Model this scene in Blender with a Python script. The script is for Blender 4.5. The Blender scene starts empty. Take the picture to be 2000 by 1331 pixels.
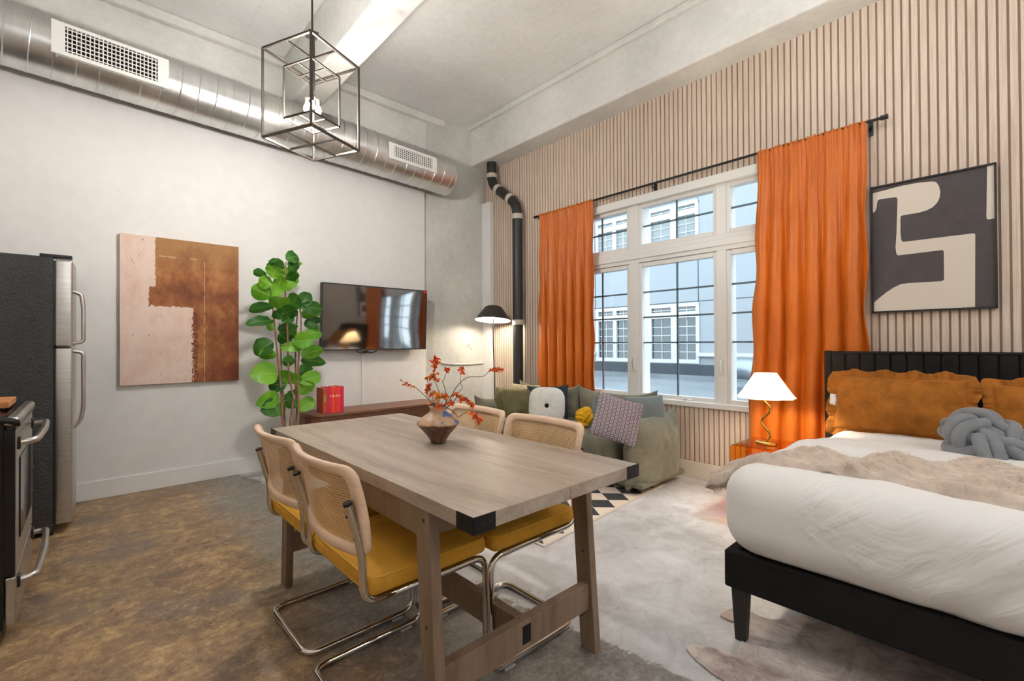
import bpy, bmesh, math, random
from mathutils import Vector, Matrix, noise as mnoise
PI = math.pi
random.seed(7)
SC = bpy.context.scene
COL = SC.collection

# ------------------------------------------------------------------ camera
F_PX = 897.22; YAW = .7478096; PITCH = .00694286; ROLL = -.00507049
CAM = Vector((0, 0, 1.2))
_f = Vector((math.sin(YAW)*math.cos(PITCH), math.cos(YAW)*math.cos(PITCH), math.sin(PITCH)))
_r0 = Vector((math.cos(YAW), -math.sin(YAW), 0)); _u0 = _r0.cross(_f)
_r = math.cos(ROLL)*_r0 + math.sin(ROLL)*_u0
_u = -math.sin(ROLL)*_r0 + math.cos(ROLL)*_u0
cd = bpy.data.cameras.new('camera'); cam = bpy.data.objects.new('camera', cd); COL.objects.link(cam)
cd.sensor_width = 36; cd.lens = F_PX*36/2000; cd.clip_start = .02; cd.clip_end = 200
cam.matrix_world = Matrix((( _r.x, _u.x, -_f.x, 0), (_r.y, _u.y, -_f.y, 0), (_r.z, _u.z, -_f.z, 1.2), (0, 0, 0, 1)))
SC.camera = cam

def ray(px, py): return _r*((px-1000)/F_PX) + _u*(-(py-665.5)/F_PX) + _f
def at(px, py, ax, v):
    "the point of the plane x, y or z = v seen at a pixel"
    d = ray(px, py); i = 'xyz'.index(ax); return CAM + d*((v-CAM[i])/d[i])
def atd(px, py, d): return CAM + ray(px, py)*d

# ------------------------------------------------------------------ light and exposure
SC.view_settings.view_transform = 'Standard'; SC.view_settings.look = 'None'
SC.view_settings.exposure = EXPOSURE = 0.85; SC.view_settings.gamma = 1
SC.view_settings.use_curve_mapping = False
cy = SC.cycles
cy.use_denoising = True; cy.max_bounces = 10; cy.diffuse_bounces = 5; cy.glossy_bounces = 4
cy.transmission_bounces = 6; cy.transparent_max_bounces = 12
cy.caustics_reflective = False; cy.caustics_refractive = False; cy.sample_clamp_indirect = 6
W = bpy.data.worlds.new('sky'); SC.world = W; W.use_nodes = True
wn = W.node_tree.nodes; wn['Background'].inputs[0].default_value = (.80, .90, 1.0, 1)
wn['Background'].inputs[1].default_value = 3.2

def lamp(name, kind, loc, power, color, size=.1, **kw):
    l = bpy.data.lights.new(name, kind); l.energy = power; l.color = color
    if kind == 'AREA': l.shape = 'DISK'; l.size = size
    else: l.shadow_soft_size = size
    for k, v in kw.items(): setattr(l, k, v)
    o = bpy.data.objects.new(name, l); COL.objects.link(o); o.location = loc
    return o
pl = bpy.data.lights.new('window_portal', 'AREA'); pl.shape = 'RECTANGLE'; pl.size = 1.95; pl.size_y = 2.6
pl.cycles.is_portal = True
po = bpy.data.objects.new('window_portal', pl); COL.objects.link(po)
po.location = (4.2, 2.08, 1.63); po.rotation_euler = (0, PI/2, 0)
# four unseen globes added as fill light, then the room's lamps: the lantern, the floor lamp, the bedside lamp
WARM = (1.0, .80, .58); SOFT = (.955, .98, 1.0)
FILL_GLOBES = ((.2, -1.1, 2.9, 340), (2.6, -1.7, 2.7, 360), (2.75, .55, 3.25, 240), (1.0, -2.7, 2.7, 240))
for x_, y_, z_, e_ in FILL_GLOBES: lamp('fill_globe_light', 'POINT', (x_, y_, z_), e_, SOFT, .17)
lamp('lantern_light', 'POINT', (1.085, 3.08, 2.74), 80, (1, .965, .93), .08)
lamp('floor_lamp_light', 'POINT', (3.66, 4.29, 1.555), 36, (1, .86, .66), .04)
lamp('bedside_lamp_light', 'POINT', (3.42, 1.13, .90), 60, (1, .86, .66), .03)

# ------------------------------------------------------------------ node helpers
class Nd:
    def __init__(s, nt, sock): s.nt = nt; s.s = sock
    def _m(s, op, o=0, rev=False, o2=None):
        n = s.nt.nodes.new('ShaderNodeMath'); n.operation = op
        a, b = (o, s) if rev else (s, o)
        for i, v in enumerate((a, b) + ((o2,) if o2 is not None else ())):
            if isinstance(v, Nd): s.nt.links.new(v.s, n.inputs[i])
            else: n.inputs[i].default_value = v
        return Nd(s.nt, n.outputs[0])
    def __add__(s, o): return s._m('ADD', o)
    __radd__ = __add__
    def __mul__(s, o): return s._m('MULTIPLY', o)
    __rmul__ = __mul__
    def __sub__(s, o): return s._m('SUBTRACT', o)
    def __rsub__(s, o): return s._m('SUBTRACT', o, True)
    def __truediv__(s, o): return s._m('DIVIDE', o)
    def gt(s, o): return s._m('GREATER_THAN', o)
    def lt(s, o): return s._m('LESS_THAN', o)
    def mx(s, o): return s._m('MAXIMUM', o)
    def mn(s, o): return s._m('MINIMUM', o)
    def absv(s): return s._m('ABSOLUTE')
    def sin(s): return s._m('SINE')
    def frac(s): return s._m('FRACT')
    def floor(s): return s._m('FLOOR')
    def powr(s, e): return s._m('POWER', e)
    def step(s, a, b):
        n = s.nt.nodes.new('ShaderNodeMapRange'); n.interpolation_type = 'SMOOTHSTEP'
        s.nt.links.new(s.s, n.inputs[0]); n.inputs[1].default_value = a; n.inputs[2].default_value = b
        return Nd(s.nt, n.outputs[0])
class Mat:
    def __init__(s, name, rough=.6, metal=0, **kw):
        s.m = bpy.data.materials.new(name); s.m.use_nodes = True; s.nt = s.m.node_tree
        s.b = s.nt.nodes['Principled BSDF']; s.b.inputs['Roughness'].default_value = rough
        s.b.inputs['Metallic'].default_value = metal
        for k, v in kw.items(): s.set(k.replace('_', ' '), v)
    def set(s, k, v):
        i = s.b.inputs[k]
        if isinstance(v, Nd): s.nt.links.new(v.s, i)
        else: i.default_value = v
        return s
    def coord(s, kind='Object', scale=None):
        n = s.nt.nodes.new('ShaderNodeTexCoord'); o = n.outputs[kind]
        if scale:
            m = s.nt.nodes.new('ShaderNodeMapping'); s.nt.links.new(o, m.inputs[0]); m.inputs['Scale'].default_value = scale
            o = m.outputs[0]
        return Nd(s.nt, o)
    def pos(s, scale=None):
        n = s.nt.nodes.new('ShaderNodeNewGeometry'); o = n.outputs['Position']
        if scale:
            m = s.nt.nodes.new('ShaderNodeMapping'); s.nt.links.new(o, m.inputs[0]); m.inputs['Scale'].default_value = scale
            o = m.outputs[0]
        return Nd(s.nt, o)
    def sep(s, v):
        n = s.nt.nodes.new('ShaderNodeSeparateXYZ'); s.nt.links.new(v.s, n.inputs[0])
        return [Nd(s.nt, o) for o in n.outputs]
    def comb(s, x, y, z):
        n = s.nt.nodes.new('ShaderNodeCombineXYZ')
        for i, v in enumerate((x, y, z)):
            if isinstance(v, Nd): s.nt.links.new(v.s, n.inputs[i])
            else: n.inputs[i].default_value = v
        return Nd(s.nt, n.outputs[0])
    def noise(s, v, scale, detail=4, rough=.55, dist=0):
        n = s.nt.nodes.new('ShaderNodeTexNoise'); s.nt.links.new(v.s, n.inputs['Vector'])
        n.inputs['Scale'].default_value = scale; n.inputs['Detail'].default_value = detail
        n.inputs['Roughness'].default_value = rough; n.inputs['Distortion'].default_value = dist
        return Nd(s.nt, n.outputs[0])
    def voro(s, v, scale, feat='F1'):
        n = s.nt.nodes.new('ShaderNodeTexVoronoi'); s.nt.links.new(v.s, n.inputs['Vector']); n.feature = feat
        n.inputs['Scale'].default_value = scale; return Nd(s.nt, n.outputs['Distance'])
    def ramp(s, f, stops):
        n = s.nt.nodes.new('ShaderNodeValToRGB'); s.nt.links.new(f.s, n.inputs[0]); e = n.color_ramp.elements
        while len(e) < len(stops): e.new(.5)
        for i, (p, c) in enumerate(stops): e[i].position = p; e[i].color = rgb(c)
        return Nd(s.nt, n.outputs[0])
    def mix(s, f, a, b):
        n = s.nt.nodes.new('ShaderNodeMix'); n.data_type = 'RGBA'
        for i, v in ((0, f), (6, a), (7, b)):
            if isinstance(v, Nd): s.nt.links.new(v.s, n.inputs[i])
            else: n.inputs[i].default_value = v if i == 0 else rgb(v)
        return Nd(s.nt, n.outputs[2])
    def bump(s, h, strength=.3, dist=.01):
        n = s.nt.nodes.new('ShaderNodeBump'); s.nt.links.new(h.s, n.inputs['Height'])
        n.inputs['Strength'].default_value = strength; n.inputs['Distance'].default_value = dist
        s.nt.links.new(n.outputs[0], s.b.inputs['Normal']); return s
    def color(s, c): return s.set('Base Color', c if isinstance(c, Nd) else rgb(c))
def rgb(c):
    "sRGB 0-255 to linear"
    if len(c) == 4: return c
    return tuple((v/255/12.92 if v/255 <= .04045 else ((v/255+.055)/1.055)**2.4) for v in c) + (1,)
def simple(name, c, rough=.6, metal=0, bs=0, bscale=60, var=0, **kw):
    m = Mat(name, rough, metal, **kw)
    if var:
        n = m.noise(m.coord(), bscale*.12, 3)
        m.color(m.ramp(n, [(.3, tuple(max(0, v*(1-var)) for v in c)), (.7, tuple(min(255, v*(1+var)) for v in c))]))
    else: m.color(c)
    if bs: m.bump(m.noise(m.coord(), bscale, 3), bs, .004)
    return m.m

# ------------------------------------------------------------------ mesh helpers
class G:
    def __init__(s): s.v = []; s.f = []; s.uv = {}
    def add(s, vs, fs):
        n = len(s.v); s.v += [Vector(v) for v in vs]; s.f += [tuple(i+n for i in f) for f in fs]; return s
    def box(s, x0, x1, y0, y1, z0, z1):
        return s.add([(x, y, z) for x in (x0, x1) for y in (y0, y1) for z in (z0, z1)],
                     [(0, 1, 3, 2), (4, 6, 7, 5), (0, 4, 5, 1), (2, 3, 7, 6), (0, 2, 6, 4), (1, 5, 7, 3)])
    def hexa(s, p):
        "eight corners: bottom four in a ring, then top four"
        return s.add(p, [(3, 2, 1, 0), (4, 5, 6, 7), (0, 1, 5, 4), (1, 2, 6, 5), (2, 3, 7, 6), (3, 0, 4, 7)])
    def bar(s, a, b, w, h=None):
        "square bar from a to b"
        a, b = Vector(a), Vector(b); h = h or w; d = (b-a).normalized()
        up = Vector((0, 0, 1)) if abs(d.z) < .95 else Vector((1, 0, 0))
        r = d.cross(up).normalized(); u = r.cross(d)
        c = [(-1, -1), (1, -1), (1, 1), (-1, 1)]
        return s.hexa([a+r*i*w/2+u*j*h/2 for i, j in c] + [b+r*i*w/2+u*j*h/2 for i, j in c])
    def tube(s, pts, r, n=10, closed=False, cap=True):
        pts = [Vector(p) for p in pts]; m = len(pts); rad = r if callable(r) else (lambda t: r)
        base = len(s.v); T = []
        for i in range(m):
            a = pts[(i-1) % m] if (closed or i) else pts[0]; b = pts[(i+1) % m] if (closed or i < m-1) else pts[-1]
            T.append((b-a).normalized())
        up = Vector((0, 0, 1)) if abs(T[0].z) < .9 else Vector((1, 0, 0))
        N = (up - T[0]*up.dot(T[0])).normalized(); Ns = []
        for i in range(m):
            N = (N - T[i]*N.dot(T[i])).normalized(); Ns.append(N.copy())
        tw = 0
        if closed:
            q = (Ns[-1] - T[0]*Ns[-1].dot(T[0])).normalized(); tw = math.atan2(q.cross(Ns[0]).dot(T[0]), q.dot(Ns[0]))
        for i in range(m):
            B = T[i].cross(Ns[i]); rr = rad(i/(m-1)); off = tw*i/m
            for k in range(n):
                a = 2*PI*k/n + off; s.v.append(pts[i] + (Ns[i]*math.cos(a) + B*math.sin(a))*rr)
        for i in range(m if closed else m-1):
            j = (i+1) % m
            for k in range(n):
                l = (k+1) % n; s.f.append((base+i*n+k, base+i*n+l, base+j*n+l, base+j*n+k))
        if cap and not closed:
            s.f.append(tuple(base+k for k in reversed(range(n)))); s.f.append(tuple(base+(m-1)*n+k for k in range(n)))
        return s
    def lathe(s, prof, c=(0, 0, 0), n=32, f=None):
        base = len(s.v); c = Vector(c)
        for (r, z) in prof:
            for k in range(n):
                a = 2*PI*k/n; q = r*(f(a, z) if f else 1)
                s.v.append(c + Vector((q*math.cos(a), q*math.sin(a), z)))
        for i in range(len(prof)-1):
            for k in range(n):
                l = (k+1) % n; s.f.append((base+i*n+k, base+i*n+l, base+(i+1)*n+l, base+(i+1)*n+k))
        return s
    def capped(s, prof, c=(0, 0, 0), n=32):
        return s.lathe([(1e-4, prof[0][1])] + list(prof) + [(1e-4, prof[-1][1])], c, n)
    def cyl(s, a, b, r, n=20): return s.tube([a, b], r, n)
    def grid(s, fn, nu, nv, closed_u=False):
        "fn(u, v) with u, v in 0..1"
        base = len(s.v); nn = nu if closed_u else nu+1
        for j in range(nv+1):
            for i in range(nn): s.v.append(Vector(fn(i/nu, j/nv)))
        for j in range(nv):
            for i in range(nu):
                i2 = (i+1) % nn; s.f.append((base+j*nn+i, base+j*nn+i2, base+(j+1)*nn+i2, base+(j+1)*nn+i))
        return s
    def rbox(s, c, h, r, n=6, fn=None):
        "rounded box about c with half sizes h; fn displaces a point"
        c = Vector(c); h = Vector(h); N = n if isinstance(n, tuple) else (n, n, n); seen = {}
        base_v = s.v
        def P(q):
            k = (round(q[0], 5), round(q[1], 5), round(q[2], 5))
            if k not in seen:
                inn = Vector([max(-(h[i]-r), min(h[i]-r, q[i])) for i in range(3)]); d = Vector(q)-inn
                p = inn + d.normalized()*r if d.length > 1e-9 else Vector(q)
                p = p + c
                if fn: p = Vector(fn(p))
                seen[k] = len(base_v); base_v.append(p)
            return seen[k]
        def lin(i):
            k = N[i]; e = [0, .25, .5, .75, 1]
            a = [-h[i] + r*t for t in e]; b = [-x for x in reversed(a)]
            mid = [-h[i]+r + (2*(h[i]-r))*t/k for t in range(1, k)]
            return a + mid + b
        L = [lin(i) for i in range(3)]
        for ax in range(3):
            a, b = (ax+1) % 3, (ax+2) % 3
            for sg in (-1, 1):
                for i in range(len(L[a])-1):
                    for j in range(len(L[b])-1):
                        q = []
                        for (ii, jj) in ((i, j), (i+1, j), (i+1, j+1), (i, j+1)):
                            p = [0, 0, 0]; p[ax] = sg*h[ax]; p[a] = L[a][ii]; p[b] = L[b][jj]; q.append(P(p))
                        if len(set(q)) < 3: continue
                        s.f.append(tuple(q if sg > 0 else reversed(q)))
        return s
    def xf(s, M, i0=0):
        for i in range(i0, len(s.v)): s.v[i] = M @ s.v[i]
        return s
ORG = {}
def obj(name, g, mat, parent=None, smooth=40, bevel=0, bseg=2, base=False):
    me = bpy.data.meshes.new(name)
    if parent is not None: org = ORG.get(parent.name, Vector())
    else:
        xs = [v.x for v in g.v]; ys = [v.y for v in g.v]; zs = [v.z for v in g.v]
        org = Vector(((min(xs)+max(xs))/2, (min(ys)+max(ys))/2, min(zs)))
    me.from_pydata([v-org for v in g.v], [], g.f); me.update()
    if mat: me.materials.append(mat)
    o = bpy.data.objects.new(name, me); COL.objects.link(o)
    if parent is not None: o.parent = parent; ORG[o.name] = org
    else: o.location = org; ORG[o.name] = org
    if smooth:
        me.shade_smooth()
        if smooth < 180: me.set_sharp_from_angle(angle=math.radians(smooth))
    if bevel:
        b = o.modifiers.new('bevel', 'BEVEL'); b.width = bevel; b.segments = bseg; b.limit_method = 'ANGLE'
        b.harden_normals = False
    return o
def tag(o, label, cat, group=None, kind=None):
    if label: o['label'] = label
    if cat: o['category'] = cat
    if group: o['group'] = group
    if kind: o['kind'] = kind
    return o
def thing(name, label, cat, loc=(0, 0, 0), rotz=0, group=None, local=False):
    o = bpy.data.objects.new(name, None); COL.objects.link(o); o.location = loc; o.rotation_euler = (0, 0, rotz)
    o.empty_display_size = .1; ORG[o.name] = Vector() if local else Vector(loc)
    return tag(o, label, cat, group)
def struct(name, g, mat, parent=None, **kw):
    o = obj(name, g, mat, parent, **kw)
    if parent is None: o['kind'] = 'structure'
    return o
def sempty(name, loc=(0, 0, 0)):
    o = bpy.data.objects.new(name, None); COL.objects.link(o); o.location = loc; ORG[o.name] = Vector(loc); o['kind'] = 'structure'; return o
def copy_tree(o, parent=None):
    c = o.copy(); COL.objects.link(c); c.parent = parent
    for ch in list(o.children): copy_tree(ch, c)
    return c
def round_path(pts, r, n=6):
    pts = [Vector(p) for p in pts]; out = [pts[0]]
    for i in range(1, len(pts)-1):
        a, b, c = pts[i-1], pts[i], pts[i+1]; d1 = (a-b); d2 = (c-b)
        rr = min(r, d1.length*.49, d2.length*.49); p = b+d1.normalized()*rr; q = b+d2.normalized()*rr
        for k in range(n+1):
            t = k/n; out.append(p*(1-t)**2 + b*2*t*(1-t) + q*t*t)
    return out + [pts[-1]]
def spline(pts, n=6):
    pts = [Vector(p) for p in pts]; out = []
    for i in range(len(pts)-1):
        p0 = pts[max(0, i-1)]; p1 = pts[i]; p2 = pts[i+1]; p3 = pts[min(len(pts)-1, i+2)]
        for k in range(n):
            t = k/n
            out.append(.5*((2*p1) + (p2-p0)*t + (2*p0-5*p1+4*p2-p3)*t*t + (3*p1-p0-3*p2+p3)*t**3))
    return out + [pts[-1]]
def nz(x, y, z, s=1): return mnoise.noise(Vector((x*s, y*s, z*s)))
# ------------------------------------------------------------------ materials
def m_floor():
    m = Mat('stained_concrete'); p = m.pos(); x, y, z = m.sep(p)
    n1 = m.noise(p, 1.1, 5, .6, .6); n2 = m.noise(m.pos((1.0, 2.2, 1)), 1.7, 9, .75, .4); n3 = m.noise(p, 46, 6, .8); n4 = m.noise(p, 5, 9, .78, .6); n5 = m.noise(p, 16, 6, .8)
    brown = m.ramp(n2*.3 + n4*.38 + n5*.32, [(.38, (82, 64, 50)), (.45, (118, 94, 72)), (.51, (148, 119, 86)), (.56, (178, 147, 104)), (.64, (200, 178, 144))])
    brown = m.mix(m.noise(p, 2.2, 4).step(.50, .64)*.6, brown, (108, 97, 88))
    brown = m.mix(n5.step(.55, .64)*.5, brown, (188, 164, 126))
    brown = m.mix(n3.step(.56, .64)*.5, brown, (198, 176, 140))
    brown = m.mix(n3.step(.42, .34)*.6, brown, (58, 44, 34))
    brown = m.mix(n5.step(.44, .34)*.4, brown, (70, 54, 42))
    grey = m.ramp(n1*.5 + n4*.5, [(.38, (164, 162, 160)), (.5, (198, 197, 197)), (.60, (218, 218, 220))])
    spots = n5.step(.60, .66)*m.noise(p, 2.6, 3).step(.44, .56)
    grey = m.mix(spots*.7, grey, (96, 90, 84)); grey = m.mix(n3.step(.60, .68)*.3, grey, (120, 112, 104))
    dark = m.ramp(n3*.4 + n5*.3 + n4*.3, [(.38, (84, 76, 68)), (.5, (128, 122, 114)), (.62, (172, 168, 160))])
    e = x + (n1-.5)*.9 + (n4-.5)*.25
    ragged = (x - (y-1.1)*-.12 + (n4-.5)*.35 + (n1-.5)*.3)
    base = m.mix(e.step(.50, .95), brown, dark)
    c = m.mix(ragged.step(1.50, 1.53), base, grey)
    scr = m.noise(m.pos((3, 40, 1)), 3, 3).step(.64, .69)*m.noise(p, 1.7, 2).step(.5, .6)
    c = m.mix(scr*.3, c, (200, 190, 175))
    m.color(c); m.set('Roughness', (n4*.35 + n5*.3 + .12)); m.set('Specular IOR Level', .55)
    m.bump(n3*.3 + n5*.3 + n4*.4, .12, .006); return m.m
def m_concrete(name, c, boards=None, var=.06):
    m = Mat(name, .85); p = m.pos(); n = m.noise(p, 1.3, 5, .6); f = m.noise(p, 18, 4, .6)
    col = m.ramp(n*.7+f*.3, [(.34, tuple(v*(1-var) for v in c)), (.66, tuple(min(255, v*(1+var)) for v in c))])
    h = f*.35 + m.noise(p, 5, 3)*.65
    if boards:
        x, y, z = m.sep(p); t = (x if boards == 'x' else z)*7.5
        line = ((t.frac()-.5).absv()).step(.488, .5)*m.noise(m.pos((8, .9, 8)), 1.2, 2).step(.42, .62)
        col = m.mix(line*.35, col, tuple(v*.72 for v in c)); h = h - line*.4
    m.color(col); m.bump(h, .45, .014); return m.m
def m_wood(name, stops, scale=(1, 1, 1), ring=9, rough=.45, bump=.08):
    m = Mat(name, rough); p = m.coord('Object', scale)
    g1 = m.noise(p, ring*.35, 6, .62, .9); g2 = m.noise(p, ring*5, 5, .65)
    m.color(m.ramp(g1*.72+g2*.28, stops)); m.bump(g2, bump, .003); m.set('Roughness', g1*.2+(rough-.1)); return m.m
def m_velvet(name, c, sheen=.8, var=.13, sc=6, rough=.85, tint=None, coord='Object'):
    m = Mat(name, rough); p = m.coord(coord); n = m.noise(p, sc, 4, .6, .7); f = m.noise(p, sc*40, 2)
    m.color(m.ramp(n*.8+f*.2, [(.3, tuple(v*(1-var) for v in c)), (.7, tuple(min(255, v*(1+var)) for v in c))]))
    m.set('Sheen Weight', sheen); m.set('Sheen Roughness', .35); m.set('Sheen Tint', rgb(tint or tuple(min(255, v*1.25+25) for v in c)))
    m.set('Specular IOR Level', .15); m.bump(n*.7+f*.3, .25, .006); return m.m
def m_glass(name, tint=(1, 1, 1, 1), refl=1.0, rough=.0):
    m = bpy.data.materials.new(name); m.use_nodes = True; nt = m.node_tree; nt.nodes.clear()
    t = nt.nodes.new('ShaderNodeBsdfTransparent'); t.inputs[0].default_value = tint
    g = nt.nodes.new('ShaderNodeBsdfGlossy'); g.inputs['Roughness'].default_value = rough
    lw = nt.nodes.new('ShaderNodeLayerWeight'); lw.inputs[0].default_value = .5
    pw = nt.nodes.new('ShaderNodeMath'); pw.operation = 'POWER'; pw.inputs[1].default_value = 5; nt.links.new(lw.outputs['Facing'], pw.inputs[0])
    mu = nt.nodes.new('ShaderNodeMath'); mu.operation = 'MULTIPLY_ADD'; mu.inputs[1].default_value = .96*refl; mu.inputs[2].default_value = .04*refl; nt.links.new(pw.outputs[0], mu.inputs[0])
    mx = nt.nodes.new('ShaderNodeMixShader'); o = nt.nodes.new('ShaderNodeOutputMaterial')
    nt.links.new(mu.outputs[0], mx.inputs[0]); nt.links.new(t.outputs[0], mx.inputs[1]); nt.links.new(g.outputs[0], mx.inputs[2]); nt.links.new(mx.outputs[0], o.inputs[0])
    return m
def m_emit(name, c, s):
    m = Mat(name); m.color((255, 255, 255)); m.set('Emission Color', rgb(c)); m.set('Emission Strength', s); return m.m
def m_duct():
    m = Mat('galvanised_duct', .3, 1); p = m.coord(); x, y, z = m.sep(p)
    st = m.noise(m.coord('Object', (14, 2, 2)), 1.5, 3); big = m.noise(m.coord('Object', (2, 1, 1)), 1.5, 3)
    m.color(m.ramp(big*.6+st*.4, [(.35, (196, 197, 196)), (.65, (222, 222, 220))])); m.set('Roughness', st*.06+.27); return m.m
def m_canvas():
    "rust and plaster abstract painting"
    m = Mat('rust_painting', .7); x, y, z = m.sep(m.coord('Generated')); p = m.coord('Generated')
    nf = m.noise(p, 30, 5, .75); nm = m.noise(p, 7, 6, .7); nb = m.noise(p, 2.6, 4, .6)
    w = (nf-.5)*.055 + (nm-.5)*.05
    u = x + w; v = z + w
    m1 = v.gt(.66)*u.lt(.27); m2 = v.lt(.53)*u.lt(.585); m3 = u.lt(.22)
    pink = m1.mx(m2).mx(m3).mn(1)
    rust = m.ramp(nm*.55+nb*.45 + (z-.5)*.1, [(.33, (84, 42, 22)), (.43, (122, 66, 32)), (.52, (150, 92, 46)), (.60, (172, 120, 66)), (.72, (128, 100, 72))])
    rust = m.mix(x.step(.62, .95)*z.step(.75, .1)*.55, rust, (120, 52, 24))
    rust = m.mix(z.step(.72, .95)*.5, rust, (146, 108, 66))
    pk = m.ramp(nm*.6+nb*.4, [(.32, (206, 170, 150)), (.55, (222, 198, 184)), (.7, (212, 190, 178))])
    sp = m.noise(p, 26, 2, .8).step(.655, .68)*m.noise(p, 3, 2).step(.42, .6)
    pk = m.mix(sp*.85, pk, (112, 60, 40))
    c = m.mix(pink, rust, pk)
    edge = (m.noise(p, 60, 3).step(.45, .55)*((u-.60).absv().lt(.028))*v.lt(.5))
    c = m.mix(edge, c, (104, 50, 28))
    l1 = (x-.682+(nm-.5)*.01).absv().lt(.0022)*z.lt(.86)*m.noise(p, 18, 3).step(.40, .5)
    l2 = (z-.875+(nm-.5)*.02).absv().lt(.002)*x.gt(.3)*x.lt(.62)*m.noise(p, 14, 3).step(.45, .55)
    sc = m.noise(p, 40, 4, .8).step(.62, .66)*(((x-.84).powr(2)+(z-.48).powr(2)).lt(.006))
    c = m.mix((l1+l2+sc).mn(1)*.75, c, (222, 196, 170))
    m.color(c); m.bump(nf, .2, .003); return m.m
def m_duvet():
    m = Mat('white_cotton', .85); m.color((232, 230, 227)); p = m.pos(); x, y, z = m.sep(p)
    a = y*.75 + z*.9; b = x*.6 - y*.5
    w = m.noise(m.comb(a*9, b*2.2 + z*1.5, x*1.5), 1.0, 3, .5, .8); v = m.noise(p, 2.2, 4, .55, 1.0)
    ridge = 1 - (w-.5).absv()*5
    m.bump(ridge.mx(0)*v.step(.45, .62) + v*1.6, .28, .02); m.set('Sheen Weight', .2); return m.m
def m_cow():
    m = Mat('cowhide', .75); p = m.coord(); a = m.noise(p, 3.2, 5, .65, .8); b = m.noise(m.coord('Object', (60, 14, 1)), 2, 4, .7); c2 = m.noise(p, 8, 6, .7, 1)
    c = m.ramp(a*.5+c2*.5, [(.36, (122, 100, 98)), (.44, (172, 154, 148)), (.52, (210, 198, 192)), (.66, (232, 224, 218))])
    c = m.mix(b.step(.54, .68)*c2.step(.42, .56)*.7, c, (92, 72, 72)); c = m.mix(m.noise(p, 2.1, 2).step(.5, .7)*.3, c, (196, 158, 128))
    m.color(c); m.set('Sheen Weight', .4); m.bump(b, .4, .004); return m.m
def m_rug():
    "black and cream triangles in a diamond lattice"
    m = Mat('geometric_rug', .95); x, y, z = m.sep(m.coord())
    a = (x-.02)/.2055; b = (y-.02)/.122
    cell = (b.floor()*.5).frac()*2       # alternate rows
    band = b.frac(); band = band*cell + (1-band)*(1-cell)
    t = (a.frac()-.5).absv()*2
    k = t.lt(band)
    n = m.noise(m.coord(), 60, 3)
    c = m.mix(k, (56, 58, 62), (226, 212, 196))
    m.color(c); m.bump(n, .3, .003); return m.m
def m_leaf(tone):
    m = Mat('leaf_'+('lamplit' if tone else 'shaded'), .38); n = m.nt.nodes.new('ShaderNodeUVMap'); uv = Nd(m.nt, n.outputs[0]); x, y, z = m.sep(uv)
    c0, c1 = (((84, 150, 30), (128, 186, 52)) if tone else ((30, 84, 26), (66, 122, 38)))  # paler greens paint lamplight into the leaf colour, darker greens paint shade
    r = m.noise(m.coord(), 3.5, 2)
    c = m.ramp(r, [(.35, c0), (.65, c1)])
    ax = (x-.5).absv()
    vein = ((y*7 - ax*3.2).frac()-.5).absv().step(.455, .5)*.6
    mid = ax.step(.035, .012)
    c = m.mix((vein+mid).mn(1)*.75, c, (150, 190, 92) if tone else (104, 150, 70))
    m.color(c); m.bump(vein*-1-mid, .35, .004)
    m.set('Specular IOR Level', .4)
    nt = m.nt; tr = nt.nodes.new('ShaderNodeBsdfTranslucent'); nt.links.new(c.s, tr.inputs[0])
    mx = nt.nodes.new('ShaderNodeMixShader'); mx.inputs[0].default_value = .3
    o = nt.nodes['Material Output']; nt.links.new(m.b.outputs[0], mx.inputs[1]); nt.links.new(tr.outputs[0], mx.inputs[2]); nt.links.new(mx.outputs[0], o.inputs[0])
    return m.m
def m_fabric_trans(name, c, tr_c, f, emit=0):
    m = Mat(name, .8); m.color(c); nt = m.nt; tr = nt.nodes.new('ShaderNodeBsdfTranslucent'); tr.inputs[0].default_value = rgb(tr_c)
    mx = nt.nodes.new('ShaderNodeMixShader'); mx.inputs[0].default_value = f; o = nt.nodes['Material Output']
    if emit: m.set('Emission Color', rgb((255, 222, 170))); m.set('Emission Strength', emit)
    nt.links.new(m.b.outputs[0], mx.inputs[1]); nt.links.new(tr.outputs[0], mx.inputs[2]); nt.links.new(mx.outputs[0], o.inputs[0]); return m.m
def m_curtain():
    m = Mat('orange_satin', .42); p = m.coord(); n = m.noise(m.coord('Object', (1, 1, .25)), 14, 3)
    m.color(m.ramp(n, [(.3, (196, 98, 22)), (.7, (212, 114, 30))])); m.set('Sheen Weight', .6); m.set('Sheen Roughness', .3); m.set('Sheen Tint', rgb((255, 200, 96)))
    m.bump(m.noise(p, 380, 2), .08, .002)
    nt = m.nt; tr = nt.nodes.new('ShaderNodeBsdfTranslucent'); tr.inputs[0].default_value = rgb((230, 110, 20))
    mx = nt.nodes.new('ShaderNodeMixShader'); mx.inputs[0].default_value = .12
    o = nt.nodes['Material Output']; nt.links.new(m.b.outputs[0], mx.inputs[1]); nt.links.new(tr.outputs[0], mx.inputs[2]); nt.links.new(mx.outputs[0], o.inputs[0])
    return m.m
def m_slat():
    m = Mat('oak_slat', .6); g = m.noise(m.pos((70, 70, 2.2)), 1.6, 5, .6); x, y, z = m.sep(m.pos())
    m.color(m.ramp(g, [(.3, (188, 168, 150)), (.5, (203, 185, 167)), (.7, (214, 199, 183))])); m.bump(g, .1, .002); return m.m
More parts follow.
